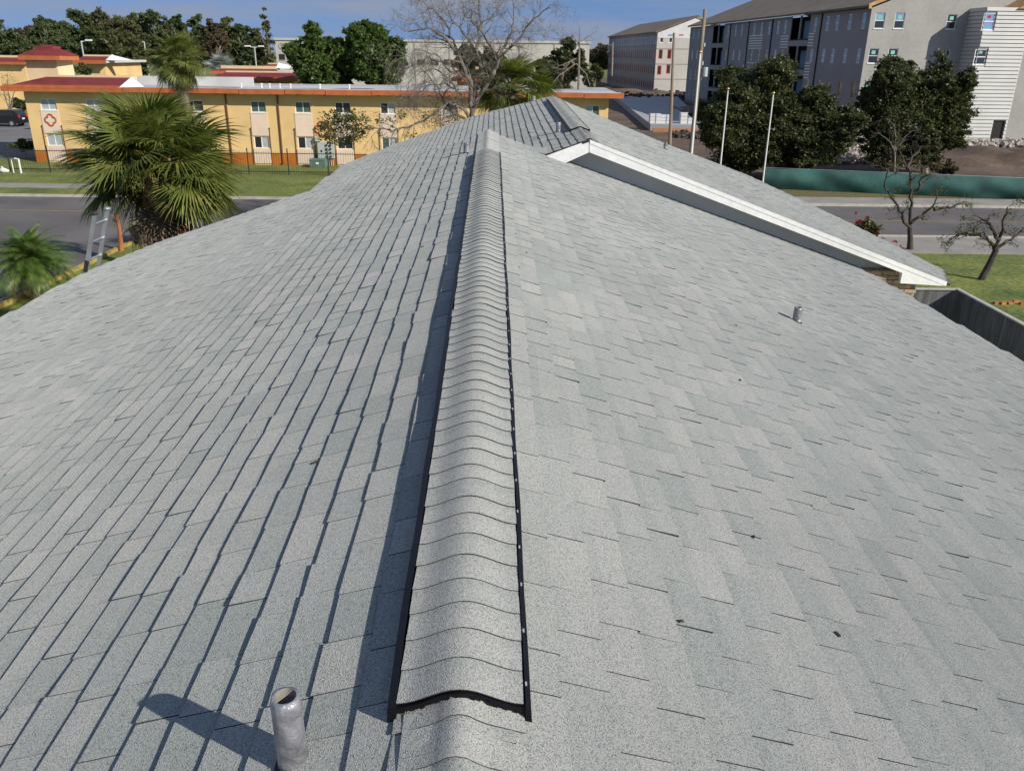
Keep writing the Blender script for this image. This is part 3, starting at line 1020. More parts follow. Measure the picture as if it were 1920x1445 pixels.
mb = MB(); mb.box(c.x - .2, c.x + .2, YF - .2, YF - .005, c.z - .12, c.z + .12); mb.build('housing', M['steelgrey'], b)
mb = MB(); mb.box(c.x - .23, c.x + .23, YF - .24, YF - .005, c.z + .122, c.z + .15); mb.build('hood', M['steelgrey'], b)
c = gp(595, 315)
b = thing('transformer_box', 'low green transformer box on the lawn before the yellow block', 'utility box', (c.x, c.y, 0))
mb = MB(); mb.box(c.x - .55, c.x + .55, c.y, c.y + .8, 0, .5); mb.build('base', M['boxgreen'], b)
mb = MB(); mb.prism([(c.x - .58, c.y - .03, .5), (c.x - .58, c.y - .03, .56), (c.x - .58, c.y + .4, .64), (c.x - .58, c.y + .85, .6), (c.x - .58, c.y + .85, .5)][::-1], (1.16, 0, 0)); mb.build('lid', M['boxgreen'], b)
mb = MB(); mb.box(c.x - .08, c.x + .12, c.y - .02, c.y - .002, .26, .4); mb.build('notice', M['white'], b)

# iron picket fence on the far lawn
FY = gp(508, 328).y
fx0, fx1 = qp(20, 320, FY).x, qp(690, 330, FY).x
fe = thing('iron_picket_fence', 'black iron picket fence along the lawn before the yellow block', 'fence', (fx0, FY, 0))
hp = .045 * 36
nP = 10
mb = MB(); mb.box(-.032, .032, -.032, .032, 0, 1.78); pm = mb.mesh('post', M['iron'])
k = 0
x = fx0
while x < fx1:
    link('post', pm, fe, (x - fx0, 0, 0)); x += 2.75
for z in (.2, 1.42):
    mb = MB(); mb.box(fx0, fx1, FY - .02, FY + .02, z, z + .045); mb.build('rail', M['iron'], fe)
mb = MB(); mb.box(-.0065, .0065, -.0065, .0065, .05, 1.58); mb.v += [(0, 0, 1.66)]; pk = mb.mesh('picket', M['iron'])
x = fx0 + .15
while x < fx1:
    link('picket', pk, fe, (x - fx0, 0, 0)); x += .165

# ------------------------------------------------------------------ other wings of the yellow estate, far buildings
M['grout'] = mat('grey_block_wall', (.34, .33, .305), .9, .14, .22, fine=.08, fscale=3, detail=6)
M['groutshade'] = mat('grey_wall_in_shade', (.28, .27, .285), .9, .1, .3, fine=.08, fscale=3)  # darker, bluer copy of the wall grey, shade of the long sides painted in
M['tiltup'] = mat('tilt_up_concrete', (.46, .44, .40), .9, .1, .12, fine=.06, fscale=2)
M['brownroof'] = mat('brown_shingle_roof', (.17, .135, .10), .9, .2, .5, fine=.25, fscale=6)
M['siding'] = mat('white_siding', (.50, .50, .47), .7, .06, .6)
M['osb'] = mat('raw_board', (.50, .30, .13), .85, .2, 2)
M['wrap'] = mat('white_house_wrap', (.62, .61, .60), .6, .06, 1)
M['redpaint'] = mat('red_trim_paint', (.45, .05, .03), .7)
M['bluefilm'] = glassmat('sky_blue_glass', (.20, .33, .52), .25)
M['vinyl'] = mat('white_vinyl', (.74, .74, .74), .5)
M['sticker'] = mat('green_sticker', (.20, .50, .36), .6)
M['opening'] = mat('unlit_room', (.02, .018, .018), .9)  # near-black colour stands for the shade inside rooms, balconies and doorways
M['woodpole'] = mat('weathered_pole', (.26, .21, .16), .9, .25, 2, stretch=(4, 4, .4))
M['whitepole'] = mat('white_metal_pole', (.72, .71, .68), .4, .05, 2)
M['gold'] = mat('gilded_ball', (.75, .50, .10), .25, .05, 2, metal=.8)
M['fencewood'] = mat('grey_fence_board', (.10, .105, .105), .85, .3, 3, obj=.18, stretch=(3, 3, .5), fine=.15, fscale=18)
M['fencecap'] = mat('fence_cap', (.42, .40, .37), .8, .15, 3)
M['screen'] = mat('green_screen_cloth', (.028, .105, .088), .75, .45, .6, fine=.1, fscale=30)
M['carpaint'] = mat('black_car_paint', (.010, .011, .014), .18, .1, 2, spec=.7)
M['tyre'] = mat('tyre_rubber', (.015, .015, .015), .8)
M['tail'] = mat('red_lamp', (.5, .02, .02), .2)
M['rubble'] = mat('broken_concrete', (.36, .32, .28), .95, .25, 1.5, fine=.2, fscale=8)
M['form'] = mat('timber_form', (.38, .17, .07), .85, .2, 2)

def wing(label, xa, xb, Y, ytop, yb0, yb1, depth=9, end=None, wallmat='yellow'):
    ym = (xa + xb) / 2
    a, b = qp(xa, ytop, Y).x, qp(xb, ytop, Y).x
    zt = qp(ym, ytop, Y).z; z0 = qp(ym, yb0, Y).z; z1 = qp(ym, yb1, Y).z
    t = thing('estate_wing', label, 'building', ((a + b) / 2, Y + depth / 2, 0), 'flat-roofed wings of the yellow estate')
    mb = MB(); mb.box(a + .5, b - .5, Y + .8, Y + depth, 0, z1 - .25); mb.build('wall', M[wallmat], t)
    mb = MB(); mb.box(a, b, Y, Y + depth + .3, z1 - .24, z1 - .02); mb.build('roof', M['whiteroof'], t)
    mb = MB(); mb.box(a - .05, b + .05, Y - .1, Y - .005, z1 - .32, z1); mb.build('fascia', M['orangefascia'], t)
    mb = MB()
    mb.v += [(a, Y, z1), (b, Y, z1), (b, Y + 1.4, z0), (a + .8, Y + 1.4, z0), (a, Y + 2, z1), (b, Y + 2, z1)]
    mb.f += [(0, 1, 2, 3), (0, 3, 4), (1, 5, 2), (3, 2, 5, 4), (0, 4, 5, 1)]
    mb.build('mansard', M['burgundy'], t)
    mb = MB(); mb.box(a + .8, b - .1, Y + 1.42, Y + 1.75, z1, zt); mb.build('parapet', M['tan'], t)
    if end:
        mb = MB(); mb.prism([(b + .01, Y - .02, z1 + .02), (b + .01, Y + 1.45, zt + .05), (b + .01, Y + 3.4, z1 + .02)], (.08, 0, 0)); mb.prism([(b + .1, Y + .5, z1), (b + end, Y + 1.2, z1), (b + .1, Y + 1.4, zt)], (0, .06, 0)); mb.build('gable_cheek', M['white'], t)
    return t
wing('yellow wing with burgundy roof strip seen left of the stair tower', -60, 44, 118, 104, 108, 116)
wing('low wing with white roof and orange fascia seen right of the stair tower', 128, 196, 84, 103, 106, 113, end=2.2)
wing('wing with long burgundy strip behind the tall palm and the white parapet', 398, 556, 82, 134, 137, 145)
wing('tan wing with burgundy strip, second roof back behind the tall palm', 392, 511, 97, 124, 129.5, 133.5)
wing('small burgundy wing with white cheek beside the left dark round tree', 484, 516, 108, 118.5, 121, 128, end=3.2)
wing('wing with white roof and burgundy strip behind the big bare tree', 846, 925, 90, 133, 140, 147)
wing('pale wing with burgundy strip, farthest roof behind the big bare tree', 850, 915, 112, 126, 130, 135)

# far tilt-up building
cy = 205
ca, cb = qp(517, 100, cy), qp(1105, 100, cy)
t = thing('tilt_up_warehouse', 'long pale concrete building with a round emblem far behind the bare tree', 'building', ((ca.x + cb.x) / 2, cy + 20, 0))
zt = qp(560, 76, cy).z
mb = MB(); mb.box(ca.x, cb.x, cy, cy + 40, 0, zt); mb.build('wall', M['tiltup'], t)
n = 9
for k in range(1, n):
    x = ca.x + (cb.x - ca.x) * k / n
    mb = MB(); mb.box(x - .12, x + .12, cy - .12, cy - .01, 0, zt + .05); mb.build('pilaster', M['grout'], t)
mb = MB(); mb.box(ca.x - .2, cb.x + .2, cy - .25, cy - .02, zt + .01, zt + .5); mb.build('coping', M['tiltup'], t)
for px, py, hw in ((529, 107, .65), (565, 108, .6)) + tuple((p, 117, .9) for p in (790, 815, 840, 868, 895)):
    c = qp(px, py, cy)
    mb = MB(); mb.box(c.x - hw, c.x + hw, cy - .1, cy - .03, c.z - .6, c.z + .6); w_ = mb.build('window', M['opening'], t)
    mb = MB(); mb.box(c.x - hw - .08, c.x + hw + .08, cy - .09, cy - .02, c.z - .75, c.z - .62); mb.build('sill', M['grout'], w_)
c = qp(528, 87, cy)
mb = MB(); mb.tube([(c.x + .62 * math.cos(a), cy - .05, c.z + .62 * math.sin(a)) for a in [2 * math.pi * k / 20 for k in range(22)]], .07, 4, False)
mb.tube([(c.x - .25, cy - .05, c.z + .3), (c.x + .25, cy - .05, c.z + .05), (c.x - .2, cy - .05, c.z - .35)], .08, 4)
mb.tube([(c.x + .1, cy - .05, c.z - .5), (c.x + .3, cy - .05, c.z + .4)], .07, 4)
mb.build('emblem', M['groutshade'], t)

# ------------------------------------------------------------------ the two new four-storey buildings
def plane_hit(px, O, N):
    d = ray(*px)
    return CAM + d * ((O - CAM).dot(N) / d.dot(N))
DW = ray(860, 101); DW = Vector((DW.x, DW.y, 0)).normalized()       # along the long facades, away from us
DS = Vector((DW.y, -DW.x, 0))                                        # along the end facades, to the right
NW, NS = -DS, -DW
# nearer building
c0 = qp(1606, 200, 91.0); O = Vector((c0.x, c0.y, 0))
A = thing('four_storey_building', 'near grey four-storey apartment building under construction with striped siding bay', 'building', (O.x + 10, O.y + 20, 0), 'new apartment buildings')
uw = lambda px: (plane_hit(px, O, NW) - O).dot(DW)
zw = lambda px: plane_hit(px, O, NW).z
LEN = uw((1295, 54))
ZE = plane_hit((1634, 15), O, NS).z
rows = [(zw((1593, 56)), zw((1593, 27))), (zw((1571, 118)), zw((1571, 92))), (zw((1546, 178)), zw((1546, 151)))]
rows.append((rows[2][0] - (rows[1][0] - rows[2][0]), rows[2][1] - (rows[1][1] - rows[2][1])))
ctr = [1300, 1309, 1316.5, 1364, 1378.5, 1390, 1402, 1413, 1427, 1441.5, 1458, 1471.5, 1528, 1551, 1569, 1593, 1619]
balc = [(1337, 1358), (1482, 1517)]
holes, wins = [], []
hw = .46
for px in ctr:
    u = uw((px, 40 + (1619 - px) * .1))
    for i, (za, zb) in enumerate(rows):
        if za < .3:
            za = .3
        holes.append((u - hw, u + hw, za, zb)); wins.append((u, za, zb, i))
bal = []
for a, b in balc:
    ua, ub = sorted((uw((a, 60)), uw((b, 60))))
    for za, zb in rows:
        holes.append((ua, ub, max(.2, za - .75), zb + .35)); bal.append((ua, ub, max(.2, za - .75), zb + .35))
mb = MB(); mb.hexa([O + DS*a + DW*b + Vector((0,0,z)) for z in (0, ZE-.02) for a, b in ((1.75, .3), (25.9, .3), (25.9, LEN-.02), (1.75, LEN-.02))]); mb.build('dark_inner_block', M['opening'], A)  # added solid block, painted dark as the shade behind the openings
mb = MB()
wall_holes(mb, O, DW, NW, 0, LEN, 0, ZE, holes, .12)
mb.poly([O + DW*LEN, O + DW*LEN + DS*26, O + DW*LEN + DS*26 + Vector((0,0,ZE)), O + DW*LEN + Vector((0,0,ZE))])
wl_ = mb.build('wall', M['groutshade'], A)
for u, za, zb, i in wins:
    fr = M['osb'] if i == 2 and u < uw((1540, 160)) else M['vinyl']
    window(A, O, DW, NW, u - hw, u + hw, za, zb, fr, [M['bluefilm'] if (i + int(u)) % 3 else M['glassd']], .1, .09, 'h')
for ua, ub, za, zb in bal:
    mb = MB()
    mb.fbox(O, DW, NW, ua, ub, za, zb, -1.6, -1.5)
    mb.fbox(O, DW, NW, ua, ub, za - .12, za - .005, -1.5, .02)
    bb = mb.build('balcony', M['opening'], A)
    um = (ua + ub) / 2
    mb = MB(); mb.fbox(O, DW, NW, um - .14, um + .14, za, zb, -.14, .03); mb.build('post', M['groutshade'], bb)
    mb = MB(); mb.fbox(O, DW, NW, um + .3, um + (ub - um) * .8, za, zb - .5, -1.5, -1.45); mb.build('door', M['bluefilm'], bb)
# siding strips and dark upright strips on the long side
for a, b, z0, z1 in ((1407, 1432, rows[1][0] - .4, ZE - .3), (1466, 1480, rows[1][0], rows[0][0] - .3), (1518, 1528, rows[2][0], rows[0][0] - .25)):
    ua, ub = sorted((uw((a, 60)), uw((b, 60))))
    z = z0
    while z < z1:
        if not any(za - .15 < z < zb + .05 and u - hw < ub and u + hw > ua for u, za, zb, i in wins):
            mb = MB(); mb.fbox(O, DW, NW, ua, ub, z, z + .12, .005, .04); mb.build('siding_board', M['vinyl'], A)
        z += .32
for px in (1371, 1405, 1449, 1540):
    u = uw((px, 50))
    mb = MB(); mb.fbox(O, DW, NW, u - .12, u + .12, 0, ZE - .05, .005, .1); mb.build('downpipe', M['opening'], A)
# end facade facing us
us_ = lambda px: (plane_hit(px, O, NS) - O).dot(DS)
zs_ = lambda px: plane_hit(px, O, NS).z
sw = us_((1803, 40))
WD = 26.0
sh = []
for px, py0, py1 in ((1649.5, 54, 24), (1686.5, 54, 24), (1784, 55, 27), (1637.5, 119, 91), (1673.5, 119, 91), (1771, 119, 94)):
    u = us_((px, (py0 + py1) / 2)); sh.append((u - .5, u + .5, zs_((px, py0)), zs_((px, py1))))
for k in range(3):
    sh.append((sh[3 + k][0], sh[3 + k][1], sh[3 + k][2] - 3.1, sh[3 + k][3] - 3.1))
mb = MB()
wall_holes(mb, O, DS, NS, 0, WD, 0, ZE, sh, .12)
ridge = 5.0
mb.poly([O + Vector((0, 0, ZE)), O + DS * WD + Vector((0, 0, ZE)), O + DS * (WD / 2) + Vector((0, 0, ZE + ridge))])
mb.build('end_wall', M['grout'], A)
for i, (a, b, z0, z1) in enumerate(sh):
    w_ = window(A, O, DS, NS, a, b, z0, z1, M['vinyl'], [M['glassd'], M['bluefilm'] if i < 2 else M['glassd']], .1, .06, 'h', sill=True)
    mb = MB(); mb.fbox(O, DS, NS, a + .3, b - .3, (z0 + z1) / 2 + .15, (z0 + z1) / 2 + .5, -.078, -.07); mb.build('sticker', M['sticker'], w_)
# roof
mb = MB()
E0 = O - DW * .3 + DS * -.5 + Vector((0, 0, ZE + .02)); E1 = E0 + DW * (LEN + .6)
Rg = O + DS * (WD / 2) - DW * .3 + Vector((0, 0, ZE + ridge + .2)); Rg1 = Rg + DW * (LEN + .6)
F0 = O + DS * (WD + .5) - DW * .3 + Vector((0, 0, ZE + .02)); F1 = F0 + DW * (LEN + .6)
up = Vector((0, 0, .22))
for p in ([E0, E1, Rg1, Rg], [Rg, Rg1, F1, F0]):
    mb.hexa([q for q in p] + [q + up for q in p])
mb.build('roof', M['brownroof'], A)
mb = MB(); mb.fbox(O - DW * .36, DS, NS, -.5, -.2, ZE - .1, ZE + .3, 0, .04); mb.hexa([E0 - DW * .06, E0, Rg, Rg - DW * .06] + [q + Vector((0, 0, .34)) for q in (E0 - DW * .06, E0, Rg, Rg - DW * .06)])
mb.build('rake_board', M['osb'], A)
# projecting bay with white clapboards
PJ = 2.9
B0, B1 = us_((1803, 60)), None
OB = O + NS * PJ
ub_ = lambda px: (plane_hit(px, OB, NS) - OB).dot(DS)
b0 = ub_((1824, 150)); b1 = ub_((1900, 180)); b2 = b1 + 6
zb_top = plane_hit((1837, 16), OB, NS).z
zbp = lambda px: plane_hit(px, OB, NS).z
bh = []
for px, py0, py1 in ((1854, 57, 24), (1838, 122, 92)):
    u = ub_((px, (py0 + py1) / 2)); bh.append((u - .62, u + .62, zbp((px, py0)), zbp((px, py1))))
u = ub_((1869, 250)); bh.append((u - .62, u + .62, .05, 2.15))
mb = MB()
wall_holes(mb, OB, DS, NS, b0, b2, 0, zb_top, bh, .12)
mb.poly([OB + DS * b0, OB + DS * b0 + Vector((0, 0, zb_top)), OB + DS * b0 + DW * PJ + Vector((0, 0, zb_top)), OB + DS * b0 + DW * PJ][::-1])
mb.poly([OB + DS * b0 + Vector((0, 0, zb_top)), OB + DS * b2 + Vector((0, 0, zb_top)), OB + DS * b2 + DW * PJ + Vector((0, 0, zb_top)), OB + DS * b0 + DW * PJ + Vector((0, 0, zb_top))])
bay = mb.build('bay_wall', M['grout'], A)
for i, (a, b, z0, z1) in enumerate(bh):
    if i < 2:
        w_ = window(A, OB, DS, NS, a, b, z0, z1, M['vinyl'], [M['bluefilm'] if i == 0 else M['glassd']], .1, .1, 'h', sill=True)
        mb = MB(); mb.fbox(OB, DS, NS, a + .45, b - .45, (z0 + z1) / 2 + .3, (z0 + z1) / 2 + .55, -.078, -.07); mb.build('sticker', M['tail'] if i == 0 else M['sticker'], w_)
    else:
        mb = MB(); mb.fbox(OB, DS, NS, a, b, z0, z1, -.13, -.12); mb.build('doorway', M['opening'], A)
z = .1
k = 0
while z < zb_top - .1:
    segs = [(b0 - .03, b1)]
    for a, b, z0, z1 in bh:
        if z + .2 > z0 and z < z1 + .05:
            segs = [s for (p, q) in segs for s in ((p, a - .05), (b + .05, q)) if s[1] - s[0] > .05]
    for p, q in segs:
        mb = MB()
        P = lambda u, n, zz: OB + DS * u + NS * n + Vector((0, 0, zz))
        mb.hexa([P(p, .11, z), P(q, .11, z), P(q, .004, z), P(p, .004, z), P(p, .02, z + .33), P(q, .02, z + .33), P(q, .004, z + .33), P(p, .004, z + .33)])
        mb.build('siding_board', M['siding'], bay)
    mb = MB()
    S0 = OB + DS * b0
    P = lambda u, n, zz: S0 + DW * u - DS * n + Vector((0, 0, zz))
    mb.hexa([P(PJ - .02, .11, z), P(0, .11, z), P(0, .004, z), P(PJ - .02, .004, z), P(PJ - .02, .02, z + .33), P(0, .02, z + .33), P(0, .004, z + .33), P(PJ - .02, .004, z + .33)])
    mb.build('siding_board', M['siding'], bay)
    z += .36
mb = MB(); mb.fbox(OB + DS * b0, DW, -DS, .5, 2.4, .05, 2.7, .112, .125); mb.build('doorway', M['opening'], A)
# small gabled roof on the bay
mb = MB()
rz = zb_top + .02
um = (b0 + b2) / 2 + 1
q = [OB + DS * (b0 + 3.0) - DW * .3 + Vector((0, 0, rz)), OB + DS * (b2 + 1) - DW * .3 + Vector((0, 0, rz)), OB + DS * um - DW * .3 + Vector((0, 0, rz + 1.9))]
mb.prism(q, DW * (PJ + .25)); mb.build('bay_gable', M['osb'], A)

# farther building
fb_ = gp(1225, 176); O2 = Vector((fb_.x, fb_.y, 0))
Bq = thing('four_storey_building', 'farther four-storey block shell with white wrapped gable and red-trimmed windows', 'building', (O2.x + 8, O2.y + 20, 0), 'new apartment buildings')
uw2 = lambda px: (plane_hit(px, O2, NW) - O2).dot(DW)
LEN2 = uw2((1142, 75))
ZE2 = plane_hit((1234, 62), O2, NS).z
fl = ZE2 / 4
holes, wins = [], []
nw = 26
for i in range(4):
    for k in range(nw):
        u = LEN2 * (k + .6) / nw
        h_ = (u - .55, u + .55, i * fl + .9, i * fl + 2.5)
        holes.append(h_); wins.append((h_, i))
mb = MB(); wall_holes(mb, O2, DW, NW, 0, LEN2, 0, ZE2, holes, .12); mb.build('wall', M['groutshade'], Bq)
for (a, b, z0, z1), i in wins:
    window(Bq, O2, DW, NW, a, b, z0, z1, M['vinyl'] if i == 3 else M['redpaint'], [M['glassd'] if i < 3 else M['bluefilm']], .1, .14, 'n')
for i in range(5):
    mb = MB(); mb.fbox(O2, DW, NW, 0, LEN2, i * fl - .1 if i else 0, i * fl + .12, .005, .07); mb.build('floor_band', M['grout'], Bq)
W2 = 17.0
us2 = lambda px: (plane_hit(px, O2, NS) - O2).dot(DS)
zs2 = lambda px: plane_hit(px, O2, NS).z
sh2 = []
for px, py in ((1241, 72), (1258, 72), (1238.5, 102), (1255, 102), (1236, 132), (1253, 130)):
    u = us2((px, py)); z = zs2((px, py)); sh2.append((u - .45, u + .45, z - .95, z + .95))
mb = MB(); wall_holes(mb, O2, DS, NS, 0, W2, 0, ZE2, sh2, .12); mb.build('end_wall', M['tiltup'], Bq)
for i, (a, b, z0, z1) in enumerate(sh2):
    window(Bq, O2, DS, NS, a, b, z0, z1, M['vinyl'] if i < 2 else M['redpaint'], [M['opening']], .1, .16, 'n')
for i in range(1, 4):
    mb = MB(); mb.fbox(O2, DS, NS, 0, W2, i * fl - .12, i * fl + .1, .005, .06); mb.build('floor_band', M['grout'], Bq)
mb = MB()
mb.prism([O2 + Vector((0, 0, ZE2)), O2 + DS * W2 + Vector((0, 0, ZE2)), O2 + DS * (W2 / 2) + Vector((0, 0, ZE2 + 3.2))], DW * .3)
gbl = mb.build('gable', M['wrap'], Bq)
mb = MB(); mb.fbox(O2, DS, NS, .1, W2 - .1, ZE2 - 1.0, ZE2 - .02, .005, .03); mb.build('wrap_band', M['wrap'], Bq)
for k in range(5):
    mb = MB(); mb.fbox(O2, DS, NS, 2.3 + k * 2.4, 3.3 + k * 2.4, ZE2 - .6 + .1 * (k % 2), ZE2 - .25, .035, .045); mb.build('print_mark', M['redpaint' if k % 2 else 'bluefilm'], Bq)
mb = MB()
for s in (0, 1):
    e0 = O2 + DS * (-.5 if s == 0 else W2 + .5) - DW * .4 + Vector((0, 0, ZE2)); r0 = O2 + DS * (W2 / 2) - DW * .4 + Vector((0, 0, ZE2 + 3.35))
    p = [e0, r0, r0 + DW * (LEN2 + .6), e0 + DW * (LEN2 + .6)]
    mb.hexa(p + [x + Vector((0, 0, .25)) for x in p])
mb.build('roof', M['brownroof'], Bq)

# site slab with bundles
y0_, y1_ = 97.0, 165.0
mb = MB()
pa, pb = gp(1197, 237), gp(1302, 245)
mb.hexa([Vector(p) for p in ((15.3, y0_ + 1, 0), (21.5, y0_, 0), (30.5, y1_, 0), (18.6, y1_, 0), (15.3, y0_ + 1, .75), (21.5, y0_, .75), (30.5, y1_, .75), (18.6, y1_, .75))])
s_ = thing('foundation_slab', 'large grey concrete foundation slab on the building site', 'slab', (18, y0_ + 3, 0))
mb.build('slab', M['slab'], s_)
mb = MB(); mb.box(15.4, 21.6, y0_ - .5, y0_ - .08, 0, .4); mb.build('form_board', M['form'], s_)
for i, (px, hh, lab) in enumerate(((1227, 1.05, 'white wrapped bundle, left of the two on the slab beside the wooden pole'), (1247, .95, 'white wrapped bundle right beside the wooden pole on the slab'), (1287, 1.2, 'white wrapped bundle on the slab beside the white flagpole'))):
    c = qp(px, 238, y0_ + 2.5)
    b = thing('wrapped_bundle', lab, 'bundle', (c.x, c.y, .75), 'material bundles on the slab')
    mb = MB()
    wd = .62 if i != 2 else .8
    for k in range(3):
        mb.box(c.x - wd, c.x + wd, c.y - .5, c.y + .5, .752 + k * hh / 3, .752 + (k + 1) * hh / 3 - .03)
    mb.build('load', M['wrap'], b)
    mb = MB(); mb.box(c.x - .06, c.x + .06, c.y - .52, c.y - .505, .76, .74 + hh); mb.build('strap', M['bluefilm'], b)

# rubble heap and earth banks on the site
def chunks(name, label, region, n, hmax, m, s0=.12, s1=.4, seed=1):
    r = random.Random(seed)
    mb = MB()
    for _ in range(n):
        px, py = r.uniform(region[0], region[2]), r.uniform(region[1], region[3])
        p = gp(px, py)
        k = r.uniform(s0, s1)
        z = abs(r.gauss(0, .4)) * hmax
        sq = [Vector((r.uniform(.6, 1) * a, r.uniform(.6, 1) * b, r.uniform(.3, .8) * c)) * k for c in (-1, 1) for (a, b) in ((-1, -1), (1, -1), (1, 1), (-1, 1))]
        rot = Matrix.Rotation(r.uniform(0, 6.28), 3, 'Z') @ Matrix.Rotation(r.gauss(0, .4), 3, 'X')
        mb.hexa([p + Vector((0, 0, z + k * .25)) + rot @ q for q in sq])
    o = mb.build(name, m)
    return tag(o, label, 'rubble', kind='stuff')
chunks('rubble', 'heap of pale broken concrete behind the green screen fence', (1470, 286, 1750, 309), 2200, .8, M['rubble'], .08, .26, seed=3)
chunks('rubble', 'strip of pale stones along the foot of the striped building', (1800, 268, 1925, 277), 350, .4, M['rubble'], .1, .3, seed=4)
M['debris'] = mat('dark_site_debris', (.06, .045, .04), .9, .4, 1.5)
chunks('debris', 'dark scraps and timber strewn along the slab edge', (1170, 176, 1300, 192), 260, .8, M['debris'], .15, .5, seed=9)
chunks('debris', 'dark scraps on the bare site beside the big live oak', (1255, 225, 1330, 262), 160, .4, M['debris'], .08, .3, seed=10)
def mound(name, label, cx, cy, rx, ry, h, m, seed):
    r = random.Random(seed)
    mb = MB()
    n, k = 40, 14
    for j in range(k + 1):
        for i in range(n + 1):
            x, y = -1 + 2 * i / n, -1 + 2 * j / k
            d = max(0, 1 - x * x - y * y)
            z = h * d * (.7 + .5 * noise.noise((x * 4 + seed, y * 3, 0))) - .03
            mb.v.append((cx + x * rx, cy + y * ry, z))
    for j in range(k):
        for i in range(n):
            a = j * (n + 1) + i
            mb.f.append((a, a + 1, a + n + 2, a + n + 1))
    o = mb.build(name, m, None, True)
    return tag(o, label, 'earth bank', kind='structure')
mound('earth_bank', 'dark earth bank behind the green fence', 44, 72, 12, 6, 1.6, M['dirt'], 2)
mound('earth_bank', 'brown earth bank beside the slab', 25, 120, 4, 30, 1.5, M['dirt'], 5)
mound('earth_bank', 'brown earth bank at the far shell building', 25, 185, 12, 8, 1.5, M['dirt'], 7)

# ------------------------------------------------------------------ green screen fence
fa, fb2 = gp(1432, 354), gp(2050, 382)
d = (fb2 - fa); L_ = d.length; d.normalize(); nn = Vector((d.y, -d.x, 0))
gf = thing('screened_fence', 'long site fence covered with green screen cloth along the far pavement', 'fence', fa)
mb = MB()
nu, nv_ = 160, 6
Hf = 1.26
for j in range(nv_ + 1):
    for i in range(nu + 1):
        u = L_ * i / nu; z = .05 + Hf * j / nv_
        bl = .30 * math.sin(math.pi * j / nv_) * (.6 + .7 * noise.noise((u * .35, z * .4, 3))) + .03 * math.sin(u * 2.1 + j)
        p = fa + d * u + nn * bl + Vector((0, 0, z + .04 * noise.noise((u * .5, 0, 9)) * (j == nv_)))
        mb.v.append(tuple(p))
for j in range(nv_):
    for i in range(nu):
        a = j * (nu + 1) + i
        mb.f.append((a, a + 1, a + nu + 2, a + nu + 1))
mb.build('screen_cloth', M['screen'], gf, True)
u = 0
while u < L_:
    p = fa + d * u - nn * .08
    mb = MB(); mb.tube([p, p + Vector((0, 0, 1.36))], .03, 6); mb.build('post', M['alu'], gf); u += 2.6
mb = MB(); mb.tube([fa - nn * .04 + Vector((0, 0, 1.33)), fa + d * L_ - nn * .04 + Vector((0, 0, 1.33))], .02, 6); mb.build('top_rail', M['alu'], gf)

# ------------------------------------------------------------------ grey board fence beside the building
bf = thing('board_fence', 'grey board fence with pale cap beside the right eave', 'fence', (12.7, 23.1, 0))
mb = MB(); mb.box(-.075, .075, -.012, .012, 0, 1.86); bm = mb.mesh('board', M['fencewood'])
x = 12.62
while x > 7.6:
    o = link('board', bm, bf, (x - 12.7, 0, 0)); x -= .155
y = 23.0
while y > 14.5:
    o = link('board', bm, bf, (0.0, y - 23.1, 0)); o.rotation_euler.z = math.pi / 2; y -= .155
mb = MB(); mb.box(12.66, 12.78, 14.4, 23.16, 1.862, 1.9); mb.build('cap_rail', M['fencecap'], bf)
mb = MB(); mb.box(7.5, 12.655, 23.05, 23.16, 1.862, 1.9); mb.build('cap_rail', M['fencecap'], bf)
for z in (.35, 1.5):
    mb = MB(); mb.box(12.715, 12.76, 14.5, 23.1, z, z + .09); mb.build('rail', M['fencewood'], bf)

# ------------------------------------------------------------------ poles
def upole(name, label, px_top, Y, px_bot, r0=.15, r1=.11, arms=True, group='wooden utility poles', xarm=0.0):
    t_ = qp(*px_top, Y); b_ = qp(*px_bot, Y)
    sl = (t_.x - b_.x) / max(.1, (t_.z - b_.z))
    base = Vector((b_.x - sl * b_.z, Y, 0))
    o = thing(name, label, 'pole', base, group)
    mb = MB(); mb.tube([base, (base + t_) / 2, t_], [r0, (r0 + r1) / 2, r1], 10); mb.build('shaft', M['woodpole'], o)
    if arms:
        p = base + (t_ - base) * .955
        mb = MB(); mb.box(p.x - .45, p.x + .12, p.y - .06, p.y + .06, p.z - .06, p.z + .06); mb.build('bracket', M['woodpole'], o)
        for k, f_ in enumerate((.62, .70, .80)):
            p = base + (t_ - base) * f_
            mb = MB(); mb.tube([p + Vector((.16, -.05, 0)), p + Vector((.16, -.05, .22))], .06, 7); mb.build('insulator', M['steelgrey'], o)
    return o, base, t_
o, b1_, t1_ = upole('utility_pole', 'tall wooden utility pole behind the tallest flagpole', (1322, 18), 56, (1311, 130))
p = b1_ + (t1_ - b1_) * .66
mb = MB(); mb.tube([p + Vector((.36, -.1, -.25)), p + Vector((.36, -.1, .3))], .17, 10); mb.build('transformer_can', M['steelgrey'], o)
upole('utility_pole', 'wooden utility pole standing at the corner of the concrete slab', (1264, 62), 82.5, (1256, 268), .17, .12, False)
upole('utility_pole', 'thin far utility pole right of the yellow block end', (1149, 80), 170, (1146, 180), .2, .14)
upole('utility_pole', 'far utility pole before the woods, left of the double street lamp', (461, 72), 150, (464, 122), .16, .12)
upole('utility_pole', 'farthest thin utility pole among the woods behind the tall palm', (431, 68), 175, (434, 100), .16, .12)
